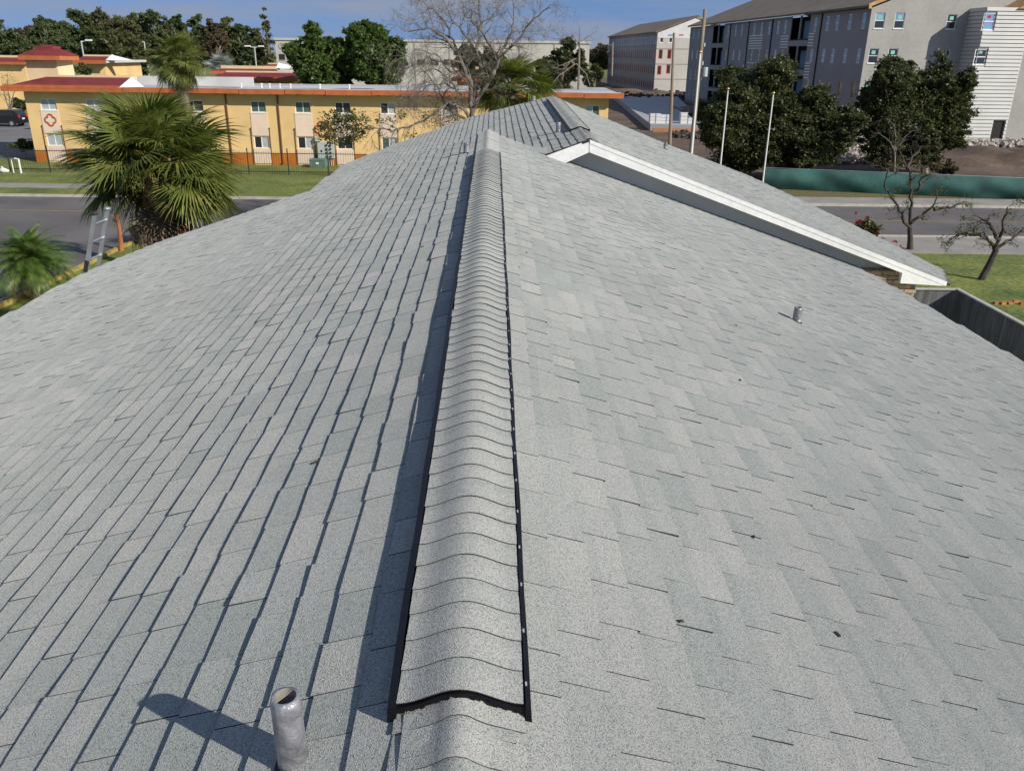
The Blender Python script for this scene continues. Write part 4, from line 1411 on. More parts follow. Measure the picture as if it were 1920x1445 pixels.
def flag(label, top, bot, Y, r=.036):
    t_ = qp(*top, Y); b_ = qp(*bot, Y); base = Vector((t_.x, Y, 0))
    o = thing('flagpole', label, 'flagpole', base, 'white flagpoles before the street')
    mb = MB(); mb.tube([base, Vector((t_.x, Y, t_.z * .5)), Vector((t_.x, Y, t_.z))], [r, r * .9, r * .65], 10); mb.build('shaft', M['whitepole'], o)
    mb = MB(); mb.ball((t_.x, Y, t_.z + .06), .055, 10, 8); mb.build('finial_ball', M['gold'], o, True)
    mb = MB(); mb.tube([base, base + Vector((0, 0, .12))], r * 2.2, 10); mb.build('base_collar', M['whitepole'], o)
flag('tallest white flagpole, in front of the wooden utility pole', (1313, 101), (1297, 287), 33, .048)
flag('shorter white flagpole, middle of the three', (1365, 170), (1350, 308), 33)
flag('white flagpole nearest the green screen fence', (1450, 178), (1435, 345), 33)
def lamp(label, top, Y, heads, bot):
    t_ = qp(*top, Y); base = Vector((t_.x, Y, 0))
    o = thing('street_lamp', label, 'street lamp', base, 'tall area lamps of the estate')
    mb = MB(); mb.tube([base, Vector((t_.x, Y, t_.z))], [.12, .08], 8); mb.build('post', M['steelgrey'], o)
    for s in heads:
        mb = MB(); mb.tube([(t_.x, Y, t_.z - .1), (t_.x + s * .9, Y, t_.z + .06)], .05, 6); mb.box(t_.x + s * .9 - .35, t_.x + s * .9 + .35, Y - .18, Y + .18, t_.z, t_.z + .16)
        mb.build('lamp_head', M['white'], o)
lamp('street lamp with one arm beside the stair tower', (152, 77), 105, (1,), 110)
lamp('double-headed street lamp in front of the woods', (477, 88), 120, (-1, 1), 122)
lamp('street lamp with one head behind the tall palm', (270, 78), 118, (-1,), 100)

# ------------------------------------------------------------------ ladder at the left eave
la, lb = NL.hit((161, 512), .0), NL.hit((186, 498), .0)
ax = Vector((.33, 0, 1)).normalized()
ax = ax - Vector((0, 0, 0))
ld = thing('extension_ladder', 'aluminium extension ladder leaning on the left eave', 'ladder', la - ax * (la.z / ax.z))
sepv = (lb - la); sepv.z *= .3; sepv = sepv.normalized() * .38
for s in (0, 1):
    a = la + sepv * s
    bot = a - ax * (a.z / ax.z); tp = a + ax * 1.02
    side = sepv.normalized() * .015; dep = ax.cross(sepv).normalized() * .032
    mb = MB(); mb.hexa([q for q in (bot - side - dep, bot + side - dep, bot + side + dep, bot - side + dep, tp - side - dep, tp + side - dep, tp + side + dep, tp - side + dep)])
    rl = mb.build('rail', M['alu'], ld)
    mb = MB(); mb.hexa([q + ax * (a.z / ax.z) + Vector((-.004, -.004, .0)) for q in (bot - side * 1.1 - dep * 1.1 + ax * .02, bot + side * 1.1 - dep * 1.1 + ax * .02, bot + side * 1.1 + dep * 1.1 + ax * .02, bot - side * 1.1 + dep * 1.1 + ax * .02, bot - side * 1.1 - dep * 1.1 + ax * .22, bot + side * 1.1 - dep * 1.1 + ax * .22, bot + side * 1.1 + dep * 1.1 + ax * .22, bot - side * 1.1 + dep * 1.1 + ax * .22)])
    if s == 0:
        mb.build('warning_label', M['iron'], rl)
    mb = MB(); mb.ball(tp, .055, 8, 6, (1, 1, .6)); mb.build('end_cap', M['iron'] if s == 0 else M['alu'], rl)
L_ = la.z / ax.z + .95
k = 0
while k * .305 < L_ - .2:
    p = la - ax * (la.z / ax.z) + ax * (.2 + k * .305)
    mb = MB(); mb.tube([p, p + sepv], .018, 7); mb.build('rung', M['alu'], ld); k += 1

# ------------------------------------------------------------------ small things on the lots
c = gp(-2, 238)
sv = thing('parked_suv', 'black sport utility vehicle cut by the left picture edge', 'car', (c.x, c.y, 0))
prof = [(-2.3, .35), (-2.3, .95), (-2.15, 1.1), (-1.95, 1.62), (-1.6, 1.72), (.1, 1.74), (.55, 1.66), (1.2, 1.12), (2.2, 1.0), (2.4, .8), (2.4, .35)]
def sx(x):
    return c.x - x                     # tail to the right
mb = MB(); mb.prism([(sx(x), c.y, z) for x, z in prof], (0, 1.85, 0)); mb.build('body', M['carpaint'], sv)
for y in (c.y - .01, c.y + 1.86):
    mb = MB(); mb.prism([(sx(x), y - .004, z) for x, z in ((-1.85, 1.15), (-1.72, 1.6), (0, 1.64), (.45, 1.55), (.95, 1.15))], (0, .008, 0)); mb.build('side_window', M['glassd'], sv)
mb = MB(); mb.prism([(sx(-2.17), c.y + .2, 1.15), (sx(-1.97), c.y + .25, 1.58), (sx(-1.97), c.y + 1.6, 1.58), (sx(-2.17), c.y + 1.65, 1.15)], (.012, 0, .004)); mb.build('rear_window', M['glassd'], sv)
for y in (c.y + .05, c.y + 1.55):
    mb = MB(); mb.box(sx(-2.26), sx(-2.33), y, y + .25, .95, 1.2); mb.build('tail_lamp', M['tail'], sv)
mb = MB(); mb.box(sx(-2.31), sx(-2.325), c.y + .68, c.y + 1.15, .75, .9); mb.build('number_plate', M['white'], sv)
for x in (-1.45, 1.45):
    for y in (c.y - .03, c.y + 1.66):
        mb = MB(); mb.tube([(sx(x), y, .36), (sx(x), y + .22, .36)], .36, 16); wh = mb.build('wheel', M['tyre'], sv)
        mb = MB(); mb.tube([(sx(x), y - .006, .36), (sx(x), y + .226, .36)], .2, 12); mb.build('rim', M['alu'], wh)
c = gp(40, 325)
o = thing('white_goalpost', 'small white pipe frame standing on the lawn at the left edge', 'post', (c.x, c.y, 0))
mb = MB(); mb.tube([(c.x, c.y, 0), (c.x, c.y, .95), (c.x - .25, c.y, .98)], .06, 7); mb.build('post', M['whitepole'], o)
mb = MB(); mb.tube([(c.x - .62, c.y + .2, 0), (c.x - .62, c.y + .2, .9), (c.x - .2, c.y, .95)], .035, 7); mb.build('post', M['whitepole'], o)
c = gp(7, 324)
mb = MB()
mb.ball(c + Vector((0, 0, .16)), .24, 9, 7, (1.2, .8, .75)); mb.ball(c + Vector((.22, .05, .12)), .16, 8, 6, (1, .8, .8)); mb.ball(c + Vector((-.05, 0, .36)), .08, 7, 5)
for i, v in enumerate(mb.v):
    n_ = noise.noise(Vector(v) * 9); mb.v[i] = (v[0] + .04 * n_, v[1], v[2] + .03 * n_)
tag(mb.build('litter_bag', M['wrap'], None, True), 'white plastic bag lying on the lawn at the left edge', 'bag')
# brick pillar with white cap and a run of iron fence beyond the big palm
c = qp(338, 440, 27); 
M['redbrick'] = mat('orange_brick', (.40, .13, .045), .9, .2, 8, obj=.2)
bp_ = thing('brick_pillar', 'orange brick pillar with white cap beside the big palm trunk', 'pillar', (c.x, 27, 0))
zp = qp(338, 421, 27).z
mb = MB(); mb.box(c.x - .2, c.x + .2, 26.8, 27.2, 0, zp); core = mb.build('core', M['mortar'], bp_)
mb = MB(); mb.box(-.1, .1, -.015, .015, -.032, .032); rb = mb.mesh('brick', M['redbrick'])
z = zp - .05; r_ = 0
while z > .05:
    for k in (0, 1):
        link('brick', rb, core, (-.105 + .21 * k, -.21, z))
        o_ = link('brick', rb, core, (.21, -.105 + .21 * k, z)); o_.rotation_euler.z = math.pi / 2
    z -= .077; r_ += 1
mb = MB(); mb.box(c.x - .28, c.x + .28, 26.72, 27.28, zp + .003, zp + .09); mb.v += []; mb.build('cap', M['white'], bp_)
mb = MB(); mb.prism([(c.x - .22, 26.78, zp + .092), (c.x + .22, 26.78, zp + .092), (c.x, 26.78, zp + .17)], (0, .44, 0)); mb.build('cap_top', M['white'], bp_)
o = thing('iron_gate_panel', 'short dark iron fence panel right of the brick pillar', 'fence', (c.x + .3, 27, 0))
for k in range(9):
    mb = MB(); mb.box(c.x + .34 + k * .13, c.x + .365 + k * .13, 26.99, 27.015, .05, zp + .02); mb.build('picket', M['iron'], o)
for z in (.2, zp - .1):
    mb = MB(); mb.box(c.x + .3, c.x + 1.5, 26.97, 26.988, z, z + .035); mb.build('rail', M['iron'], o)
# edging bricks in the right lawn
r = random.Random(5)
for k, px in enumerate((1868, 1880, 1893, 1905, 1917)):
    p = gp(px, 569 + r.uniform(-2, 2))
    mb = MB(); mb.box(-.11, .11, -.06, .06, 0, .08)
    for i, v in enumerate(mb.v):
        mb.v[i] = (v[0] * (1 - .08 * (v[2] > .01)), v[1] * (1 - .1 * (v[2] > .01)), v[2])
    o = link('edging_brick', mb.mesh('edging_brick', M['redbrick']), None, p); o.rotation_euler.z = r.uniform(-.4, .4)
    tag(o, ('loose edging brick at the left end of the row on the right lawn', 'loose edging brick, second from the left end of the row', 'loose edging brick in the middle of the row on the lawn', 'loose edging brick, second from the picture edge in the row', 'loose edging brick of the row at the picture edge')[k], 'brick', 'edging bricks on the lawn')

# ------------------------------------------------------------------ vegetation
M['bark'] = mat('grey_bark', (.20, .17, .14), .9, .3, 3, fine=.2, fscale=20)
M['palebark'] = mat('pale_bark', (.175, .15, .125), .9, .25, 3, fine=.2, fscale=15)
M['darkbark'] = mat('dark_bark', (.065, .05, .04), .9, .3, 4, fine=.2, fscale=20)
M['palmbark'] = mat('palm_bark', (.15, .115, .08), .95, .35, 5, fine=.3, fscale=14, stretch=(1, 1, 3))
M['boot'] = mat('brown_palm_boot', (.24, .12, .05), .9, .35, 8)
M['l_oak'] = leafmat('live_oak_leaves', (.036, .050, .018), (.092, .098, .036))
M['l_mag'] = leafmat('magnolia_leaves', (.042, .080, .016), (.100, .145, .034), .4)
M['l_far1'] = leafmat('dark_wood_leaves', (.042, .066, .024), (.095, .118, .042), .6, .2, .35)
M['l_far2'] = leafmat('olive_wood_leaves', (.062, .072, .028), (.120, .115, .052), .6, .2, .35)
M['l_far3'] = leafmat('brown_green_leaves', (.080, .064, .034), (.120, .092, .050), .6, .2, .35)
M['l_palm'] = leafmat('palm_leaf', (.075, .112, .024), (.225, .230, .058), .45, .25, 1.6)
M['l_palmy'] = leafmat('yellowing_palm_leaf', (.14, .15, .03), (.20, .13, .035), .5, .2, 1.2)
M['l_dead'] = leafmat('dead_palm_leaf', (.13, .095, .06), (.20, .15, .10), .8, .1, 2)
M['l_date'] = leafmat('date_palm_leaf', (.055, .115, .020), (.13, .19, .04), .4, .25, 1.5)
M['l_silver'] = leafmat('silver_palm_leaf', (.24, .28, .26), (.34, .37, .35), .5, .15, 1.5)
M['l_small'] = leafmat('small_oak_leaves', (.05, .07, .018), (.11, .105, .04), .5, .25, 1.2)
M['l_red'] = leafmat('red_blossom', (.36, .015, .035), (.45, .025, .05), .6, .2, 2)
M['l_drygrass'] = leafmat('dry_grass_blades', (.24, .20, .10), (.16, .17, .07), .8, .1, 2)

def leaves(rg, cen, rad, per, size, asp=.55):
    n = len(cen) * per
    c = np.repeat(cen, per, 0)
    r = np.repeat(rad, per, 0)
    d = rg.normal(size=(n, 3)); d /= np.linalg.norm(d, axis=1, keepdims=True) + 1e-9
    p = c + rg.normal(size=(n, 3)) * r * .7 * np.array((1.15, 1.15, .8))
    a = rg.normal(size=(n, 3)); a[:, 2] *= .7; a /= np.linalg.norm(a, axis=1, keepdims=True) + 1e-9
    b = np.cross(a, rg.normal(size=(n, 3))); b /= np.linalg.norm(b, axis=1, keepdims=True) + 1e-9
    s = size * rg.uniform(.6, 1.35, (n, 1))
    a = a * s; b = b * s * asp
    V = np.stack([p - a, p + b, p + a, p - b], 1).reshape(-1, 3)
    Fq = np.arange(n * 4).reshape(-1, 4)
    return V, Fq
def limbs(mb, rg, start, tips, r0, sides=6):
    for t in tips:
        a = Vector(start); b = Vector(t)
        m = a.lerp(b, .5) + Vector((rg.uniform(-.1, .1), rg.uniform(-.1, .1), .12)) * (b - a).length
        mb.tube([a, a.lerp(m, .6), m, b], [r0, r0 * .7, r0 * .5, r0 * .12], sides, False)
def leafy(name, label, x, y, blobs, lm, size, per=60, dens=1.0, trunk=.2, zt=None, group=None, seed=1, cat='tree', bark='bark', shell=.55):
    rg = np.random.default_rng(seed)
    rr = random.Random(seed)
    t = thing(name, label, cat, (x, y, 0), group)
    cen, rad, tips = [], [], []
    for (dx, dy, z, rx, ry, rz) in blobs:
        vol = (rx * ry * rz) ** (1 / 3)
        n = max(8, int(dens * 34 * (vol / 1.5) ** 1.3))
        for k in range(n):
            d = rg.normal(size=3); d /= np.linalg.norm(d)
            q = shell + (1 - shell) * rg.random() ** .6
            if rg.random() < .2:
                q = rg.random() * shell
            q *= 1 + .17 * rg.normal()
            cen.append((dx + d[0] * rx * q, dy + d[1] * ry * q, z + d[2] * rz * q)); rad.append(vol * rg.uniform(.10, .34))
        for k in range(3):
            tips.append((dx + rr.uniform(-.6, .6) * rx, dy + rr.uniform(-.6, .6) * ry, z + rr.uniform(-.5, .6) * rz))
    V, Fq = leaves(rg, np.array(cen), np.array(rad)[:, None], per, size)
    V[:, 2] = np.maximum(V[:, 2], .05)
    zmin = min(b[2] - b[5] for b in blobs)
    fork = zt if zt is not None else max(.4, zmin + .3)
    mb = MB()
    mb.tube([(0, 0, -.05), (rr.uniform(-.1, .1), 0, fork * .5), (rr.uniform(-.15, .15), 0, fork)], [trunk * 1.25, trunk, trunk * .85], 8)
    limbs(mb, rr, (0, 0, fork - .05), tips, trunk * .5)
    link('trunk', mb.mesh('trunk', M[bark]), t)
    o = link('crown', np_mesh('crown', V, Fq, M[lm]), t)
    return t
def px_tree(name, label, Y, x0, x1, ytop, ybot, lm, size, seed, group, nb=7, per=60, dens=1.0, trunk=.25, shape='round', depth=None, **k):
    """a tree filling the picture box x0..x1, ytop..ybot at distance Y"""
    a, b = qp(x0, ybot, Y), qp(x1, ytop, Y)
    cx, wx, z0, z1 = (a.x + b.x) / 2, (b.x - a.x) / 2, max(.6, a.z), b.z
    rr = random.Random(seed * 7 + 1)
    h = (z1 - z0) / 2
    bl = []
    for i in range(nb):
        t = (i + .5) / nb
        if shape == 'cone':
            w = wx * (1.05 - .8 * t); z = z0 + (z1 - z0) * t
            s = rr.uniform(.5, .75)
            ox = rr.uniform(-.45, .45) * w
            bl.append((ox, rr.uniform(-.4, .4) * w, z, w * s, w * s, (z1 - z0) / nb * 1.1))
        else:
            for sub_ in (0, 1):
                an = rr.uniform(0, 6.28); q = rr.uniform(.3, .86)
                ox = wx * q * math.cos(an)
                oz = h * q * .92 * math.sin(an)
                s = rr.uniform(.15, .30)
                bl.append((ox, rr.uniform(-.6, .6) * wx, (z0 + z1) / 2 + oz, wx * s * 1.15, wx * s, h * s * .8))
            if i == 0:
                bl.append((0, 0, (z0 + z1) / 2, wx * .55, wx * .55, h * .55))
    # pin the outline to the box
    if shape != 'cone':
        bl += [(-wx * .74, 0, z0 + h * rr.uniform(.6, 1.2), wx * .24, wx * .24, h * .24), (wx * .74, 0, z0 + h * rr.uniform(.6, 1.3), wx * .24, wx * .24, h * .24), (rr.uniform(-.3, .3) * wx, 0, z1 - h * .24, wx * .26, wx * .26, h * .24), (rr.uniform(-.3, .3) * wx, 0, z0 + h * .3, wx * .5, wx * .45, h * .3)]
    return leafy(name, label, cx, Y, bl, lm, size, per, dens, trunk, group=group, seed=seed, **k)

# woods at the back left: single crowns that show against the sky
G = 'trees of the woods behind the estate'
wood = [(-40, 48, 33, 112, 150, 'l_far1'), (22, 80, 46, 112, 160, 'l_far3'), (66, 112, 31, 105, 140, 'l_far1'), (98, 150, 42, 105, 158, 'l_far2'),
        (124, 182, 20, 104, 150, 'l_far1'), (160, 232, 17, 100, 164, 'l_far2'), (205, 262, 32, 110, 145, 'l_far2'), (228, 275, 24, 108, 162, 'l_far1'), (258, 318, 22, 110, 155, 'l_far1'), (300, 345, 34, 116, 168, 'l_far2'),
        (322, 362, 30, 112, 152, 'l_far1'), (352, 398, 30, 116, 160, 'l_far1'), (380, 420, 36, 118, 145, 'l_far3'), (408, 452, 33, 118, 165, 'l_far2'), (440, 480, 44, 122, 150, 'l_far1'), (468, 498, 50, 124, 170, 'l_far2')]
where = ['at the far left edge', 'beside the left edge, brownish', 'left of the stair tower', 'brownish behind the stair tower', 'above the stair tower roof', 'tallest with spreading top near the stair tower', 'olive right of the stair tower', 'above the white low wing', 'tall right of the spreading tree', 'olive left of the tall palm', 'directly behind the tall palm', 'dark right of the tall palm', 'brownish above the silver palm', 'olive above the silver palm', 'behind the double street lamp', 'right of the double street lamp']
for i, (a, b, yt, yb_, Y, m_) in enumerate(wood):
    px_tree('wood_tree', 'dark woodland tree ' + where[i], Y, a - 6, b + 6, yt, yb_ + 6, m_, .24, 40 + i, G, nb=8, per=62, dens=.75, trunk=.3)
px_tree('wispy_tree', 'wispy thin-topped tree at the right end of the woods', 150, 485, 517, 27, 122, 'l_far2', .3, 71, G, nb=6, per=16, dens=.5, shape='cone', trunk=.2)
px_tree('young_tree', 'bright green round tree in front of the woods left of the tall palm', 95, 190, 268, 58, 150, 'l_small', .26, 72, None, nb=7, per=50, dens=1.0)
px_tree('garden_shrub', 'low green shrub on the roof line between tower and palm', 74, 140, 172, 120, 140, 'l_small', .16, 73, None, nb=4, per=40, cat='shrub', trunk=.06)
# two dense dark trees behind the yellow block
px_tree('magnolia_tree', 'dense dark evergreen tree with rounded top, left of the pair behind the yellow block', 77, 538, 642, 42, 168, 'l_mag', .15, 81, 'evergreen trees behind the yellow block', nb=13, per=130, dens=2.0, trunk=.25)
px_tree('magnolia_tree', 'dense dark evergreen tree with pointed top, right of the pair behind the yellow block', 78, 640, 758, 39, 170, 'l_mag', .15, 82, 'evergreen trees behind the yellow block', nb=13, per=130, dens=2.0, trunk=.25)
px_tree('dark_shrub', 'dark shrubby tree between the two dense evergreens', 80, 618, 668, 80, 165, 'l_far1', .2, 83, None, nb=6, per=60, dens=1.2)
px_tree('dark_shrub', 'dark bush left behind the big bare tree trunk', 88, 845, 908, 84, 136, 'l_far1', .2, 84, None, nb=6, per=60, dens=1.2)
px_tree('dark_shrub', 'brownish bush right behind the big bare tree trunk', 90, 888, 945, 92, 132, 'l_far3', .2, 85, None, nb=6, per=50, dens=1.0)
px_tree('oak_tree', 'dark tree with a few bare branches right of the palm behind the ridge', 72, 1005, 1100, 72, 178, 'l_oak', .2, 86, None, nb=9, per=70, dens=1.3, trunk=.25)
px_tree('bright_shrub', 'bright green bush beside the end of the yellow block', 85, 1092, 1130, 120, 175, 'l_small', .2, 87, None, nb=5, per=50)
px_tree('distant_wood_tree', 'far brown tree left of the farther shell building', 300, 1095, 1150, 84, 118, 'l_far3', .7, 88, None, nb=7, per=40)
px_tree('distant_wood_tree', 'far green tree beside the farther shell building foot', 260, 1108, 1146, 98, 128, 'l_far2', .6, 89, None, nb=7, per=40)
# live oaks on the building site edge
px_tree('live_oak', 'big dark live oak before the long shaded side of the new building', 60, 1290, 1540, 112, 356, 'l_oak', .10, 91, 'live oaks at the site edge', nb=22, per=150, dens=2.2, trunk=.3)
px_tree('live_oak', 'lower dark live oak touching the left end of the green fence', 59, 1425, 1615, 160, 348, 'l_oak', .10, 92, 'live oaks at the site edge', nb=18, per=150, dens=2.1, trunk=.28)
px_tree('live_oak', 'dark live oak before the sunlit end wall of the new building', 63, 1575, 1785, 108, 308, 'l_oak', .10, 93, 'live oaks at the site edge', nb=20, per=130, dens=1.9, trunk=.28)
px_tree('live_oak', 'ragged live oak reaching across the striped siding bay', 64, 1665, 1850, 105, 306, 'l_oak', .10, 94, 'live oaks at the site edge', nb=16, per=120, dens=1.6, trunk=.25)
px_tree('site_shrub', 'dry reddish shrub behind the green fence', 58, 1740, 1800, 300, 330, 'l_far3', .1, 95, None, nb=5, per=30, cat='shrub', trunk=.05)
px_tree('hedge_shrub', 'dark green shrub at the left corner of the yellow block', 66, 28, 66, 262, 300, 'l_far1', .13, 96, None, nb=6, per=60, cat='shrub', trunk=.05)
px_tree('hedge_shrub', 'dark hedge bush beside the parked black vehicle', 112, 22, 52, 185, 205, 'l_oak', .2, 97, None, nb=5, per=50, cat='shrub', trunk=.05)

# ---- palms
def fan_mesh(seed, lp, ls, nseg, lm, droop=.35, spread=2.35):
    r = random.Random(seed)
    mb = MB()
    mb.tube([(0, 0, 0), (lp * .5, 0, .04 * lp), (lp, 0, 0)], [.022, .016, .012], 4, False)
    for i in range(nseg):
        t = -1 + 2 * (i + .5) / nseg
        a = t * spread + r.gauss(0, .02)
        L = ls * (.72 + .28 * math.cos(a * .62)) * r.uniform(.88, 1.08)
        dx, dy = math.cos(a), math.sin(a)
        wd = .0175 * ls / .9
        fold = .10 * abs(math.sin(a)) * L
        pts = []
        dr = droop * r.uniform(.6, 1.6)
        for q, w_ in ((.02, .35), (.5, 1.0), (.8, .55), (1.0, .03)):
            x, y = lp + dx * L * q, dy * L * q
            z = fold * q - dr * L * q ** 2.6 * .6 - (.22 * max(0, dx) * L * q * q)
            pts.append((x, y, z, w_ * wd))
        px_, py_ = -dy, dx
        st = len(mb.v)
        for x, y, z, w_ in pts:
            mb.v += [(x + px_ * w_, y + py_ * w_, z - .2 * w_), (x - px_ * w_, y - py_ * w_, z + .5 * w_)]
        for k in range(3):
            mb.f.append((st + 2*k, st + 2*k + 1, st + 2*k + 3, st + 2*k + 2))
    return mb.mesh('frond', M[lm])
def pin_mesh(seed, ln, nl, lm, arch=.5, ll=.3):
    r = random.Random(seed)
    mb = MB()
    def at(t):
        return Vector((ln * t * (1 - .18 * t), 0, ln * (.35 * t - arch * t * t)))
    mb.tube([at(k / 6) for k in range(7)], [.014 * (1 - .8 * k / 6) for k in range(7)], 4, False)
    for i in range(nl):
        t = .12 + .88 * (i + .5) / nl
        p = at(t); d = (at(min(1, t + .02)) - at(t - .02)).normalized()
        L = ll * math.sin(math.pi * (.18 + .75 * t)) * r.uniform(.85, 1.1)
        for s in (-1, 1):
            v = (Vector((0, s, 0)) * .86 + d * .5 + Vector((0, 0, -.12))).normalized()
            e = p + v * L + Vector((0, 0, -.25 * L * L / ll))
            m_ = p.lerp(e, .5) + Vector((0, 0, .02))
            wv = d * .011
            st = len(mb.v)
            mb.v += [tuple(p - wv * .5), tuple(p + wv * .5), tuple(m_ + wv), tuple(m_ - wv), tuple(e)]
            mb.f += [(st, st + 1, st + 2, st + 3), (st + 3, st + 2, st + 4)]
    return mb.mesh('frond', M[lm])
def palm(name, label, x, y, ztop, trunk, n, meshes, low, group=None, seed=1, e0=82, e1=-55, lean=(0, 0), boots=0, dead=None, ndead=0, zbase=0.0, skirt=.5, sc_=1.0, prune=False):
    r = random.Random(seed)
    t = thing(name, label, 'palm', (x, y, zbase), group)
    zt = ztop - zbase
    mb = MB()
    k = 14
    pts = [Vector((lean[0] * (q / k) ** 1.5, lean[1] * (q / k) ** 1.5, zt * q / k)) for q in range(k + 1)]
    mb.tube(pts, [trunk * (1.25 if q == 0 else 1 + .06 * (q % 2)) for q in range(k + 1)], 12)
    tr = link('trunk', mb.mesh('trunk', M['palmbark'], Vector(), True), t)
    top = pts[-1]
    for i in range(n):
        f_ = (i + .5) / n
        el = math.radians(e0 + (e1 - e0) * f_ ** .85 + r.gauss(0, 5))
        az = i * 2.399963 + r.gauss(0, .15)
        if prune and el < math.radians(8) and math.sin(az) < -.62:
            continue
        m_ = r.choice(low) if f_ > .93 and low else r.choice(meshes)
        o = link('frond', m_, t, top + Vector((0, 0, .25 - .5 * skirt * f_)))
        rot = Matrix.Rotation(az, 4, 'Z') @ Matrix.Rotation(-el, 4, 'Y') @ Matrix.Rotation(r.gauss(0, .35), 4, 'X')
        o.rotation_euler = rot.to_euler()
        s = r.uniform(.62, 1.12) * sc_ * (.68 + .32 * math.cos(el))
        o.scale = (s, s, s)
    for i in range(ndead):
        o = link('dead_frond', r.choice(dead), t, top + Vector((0, 0, -.25 - r.random() * .3)))
        o.rotation_euler = (Matrix.Rotation(r.uniform(0, 6.28), 4, 'Z') @ Matrix.Rotation(math.radians(r.uniform(40, 75)), 4, 'Y')).to_euler()
    if boots:
        bm_ = MB(); bm_.hexa([Vector(q) for q in ((-.05, -.02, 0), (.05, -.02, 0), (.04, .03, 0), (-.04, .03, 0), (-.035, -.12, .3), (.035, -.12, .3), (.025, -.08, .3), (-.025, -.08, .3))])
        bmm = bm_.mesh('boot', M['boot'])
        for i in range(boots):
            q = 1 - (i / boots) * .30
            az = i * 2.4
            p = Vector((lean[0] * q ** 1.5, lean[1] * q ** 1.5, zt * q - .2))
            o = link('boot', bmm, tr, p + Vector((math.sin(az), -math.cos(az), 0)) * trunk * .9)
            o.rotation_euler = (0, 0, az)
    return t
big = [fan_mesh(s, .95, .84, 46, 'l_palm', .38, 2.1) for s in (1, 2, 3, 4, 9, 10)]
bigy = [fan_mesh(s, .95, .8, 34, 'l_palmy', .3) for s in (5, 6)]
bigd = [fan_mesh(s, .6, .9, 26, 'l_dead', .9) for s in (7, 8)]
p_ = qp(285, 318, 18.3)
palm('cabbage_palm', 'big fan palm with thick booted trunk beside the ladder', p_.x, 18.3, p_.z - .15, .25, 170, big, bigy, 'fan palms', 11, 86, -38, (.05, 0), 60, bigd, 9, sc_=1.16, prune=True)
p_ = qp(322, 226, 30)
palm('cabbage_palm', 'fan palm crown rising just behind the big palm', p_.x, 30, p_.z - .2, .2, 40, big, bigy, 'fan palms', 12, 85, -30, (0, 0), 0, sc_=.6)
p_ = qp(331, 112, 54)
palm('cabbage_palm', 'tall fan palm with bare trunk in front of the yellow block', p_.x + .25, 54, p_.z - .15, .3, 74, big, bigy, 'fan palms', 13, 80, -62, (-.2, 0), 0, bigd, 16, sc_=1.22)
p_ = qp(960, 168, 37)
palm('cabbage_palm', 'fan palm behind the far roof ridge under the bare tree', p_.x, 37, p_.z - .2, .24, 90, big, bigy, 'fan palms', 14, 80, -60, (0, 0), 0, bigd, 26, sc_=1.2)
p_ = qp(1010, 160, 39)
silver = [fan_mesh(s, 1.1, 1.3, 34, 'l_silver', .2) for s in (21, 22)]
p_ = qp(418, 118, 112)
palm('silver_palm', 'silvery grey fan palm before the woods right of the tall palm', p_.x, 112, p_.z - .6, .3, 46, silver, None, None, 15, 85, -25)
date = [pin_mesh(s, 1.45, 34, 'l_date', .62, .30) for s in (31, 32, 33)]
datey = [pin_mesh(s, 1.35, 30, 'l_palmy', .8, .28) for s in (34,)]
p_ = gp(70, 566)
palm('pygmy_date_palm', 'small feathery date palm at the left edge below the roof', p_.x, p_.y, 1.3, .1, 120, date, datey, None, 16, 82, -38, (0, 0), 0, sc_=1.25)

# ---- bare trees
def twig(mb, r, p, d, L, rad, lev, bend=.35, split=3, sides=5, tips=None, up=.05):
    n = 4
    pts, rs = [Vector(p)], [rad]
    dd = Vector(d).normalized()
    for i in range(n):
        dd = (dd + Vector((r.gauss(0, bend), r.gauss(0, bend), r.gauss(0, bend) + up)) * .35).normalized()
        pts.append(pts[-1] + dd * (L / n)); rs.append(rad * (1 - .72 * (i + 1) / n))
    mb.tube(pts, rs, sides if lev > 1 else 3, False)
    if tips is not None and lev <= 1:
        tips.append(pts[-1]); tips.append(pts[2])
    if lev <= 0:
        return
    for k in range(split + (r.random() < .5)):
        i = r.randint(1, n)
        q = pts[i]
        a, b = ortho(dd)
        ang = r.uniform(0, 6.28)
        nd = dd * r.uniform(.5, 1) + (a * math.cos(ang) + b * math.sin(ang)) * r.uniform(.45, .95)
        twig(mb, r, q, nd, L * r.uniform(.5, .78), max(.0045, rs[i] * .55), lev - 1, bend, split, max(3, sides - 1), tips, up)
def limb_px(mb, r, pxs, Y, r0, r1, dY=0.0, lev=2, L=1.2, every=2, split=3, tips=None, up=.05, base=None):
    n = len(pxs)
    pts = [qp(px[0], px[1], Y + dY * i / max(1, n - 1)) for i, px in enumerate(pxs)]
    if base is not None:
        pts[0] = Vector(base)
    fine = []
    for a, b in zip(pts, pts[1:]):
        for k in range(4):
            fine.append(a.lerp(b, k / 4) + Vector((r.gauss(0, .03), r.gauss(0, .03), r.gauss(0, .03))))
    fine.append(pts[-1])
    m = len(fine)
    rs = [r0 + (r1 - r0) * i / (m - 1) for i in range(m)]
    mb.tube(fine, rs, 7, False)
    for i in range(2, m, every):
        d = (fine[i] - fine[i - 1]).normalized()
        a, b = ortho(d)
        ang = r.uniform(0, 6.28)
        twig(mb, r, fine[i], d * .7 + (a * math.cos(ang) + b * math.sin(ang)) * .8, L * r.uniform(.6, 1.1), max(.010, rs[i] * .5), lev, .35, split, 5, tips, up)
    return fine
r = random.Random(21)
Yb = 36.0
tb = qp(884, 262, Yb)
base = Vector((tb.x, Yb, 0))
bt = thing('bare_tree', 'large leafless tree with spreading twiggy limbs behind the roof', 'tree', base)
mb = MB()
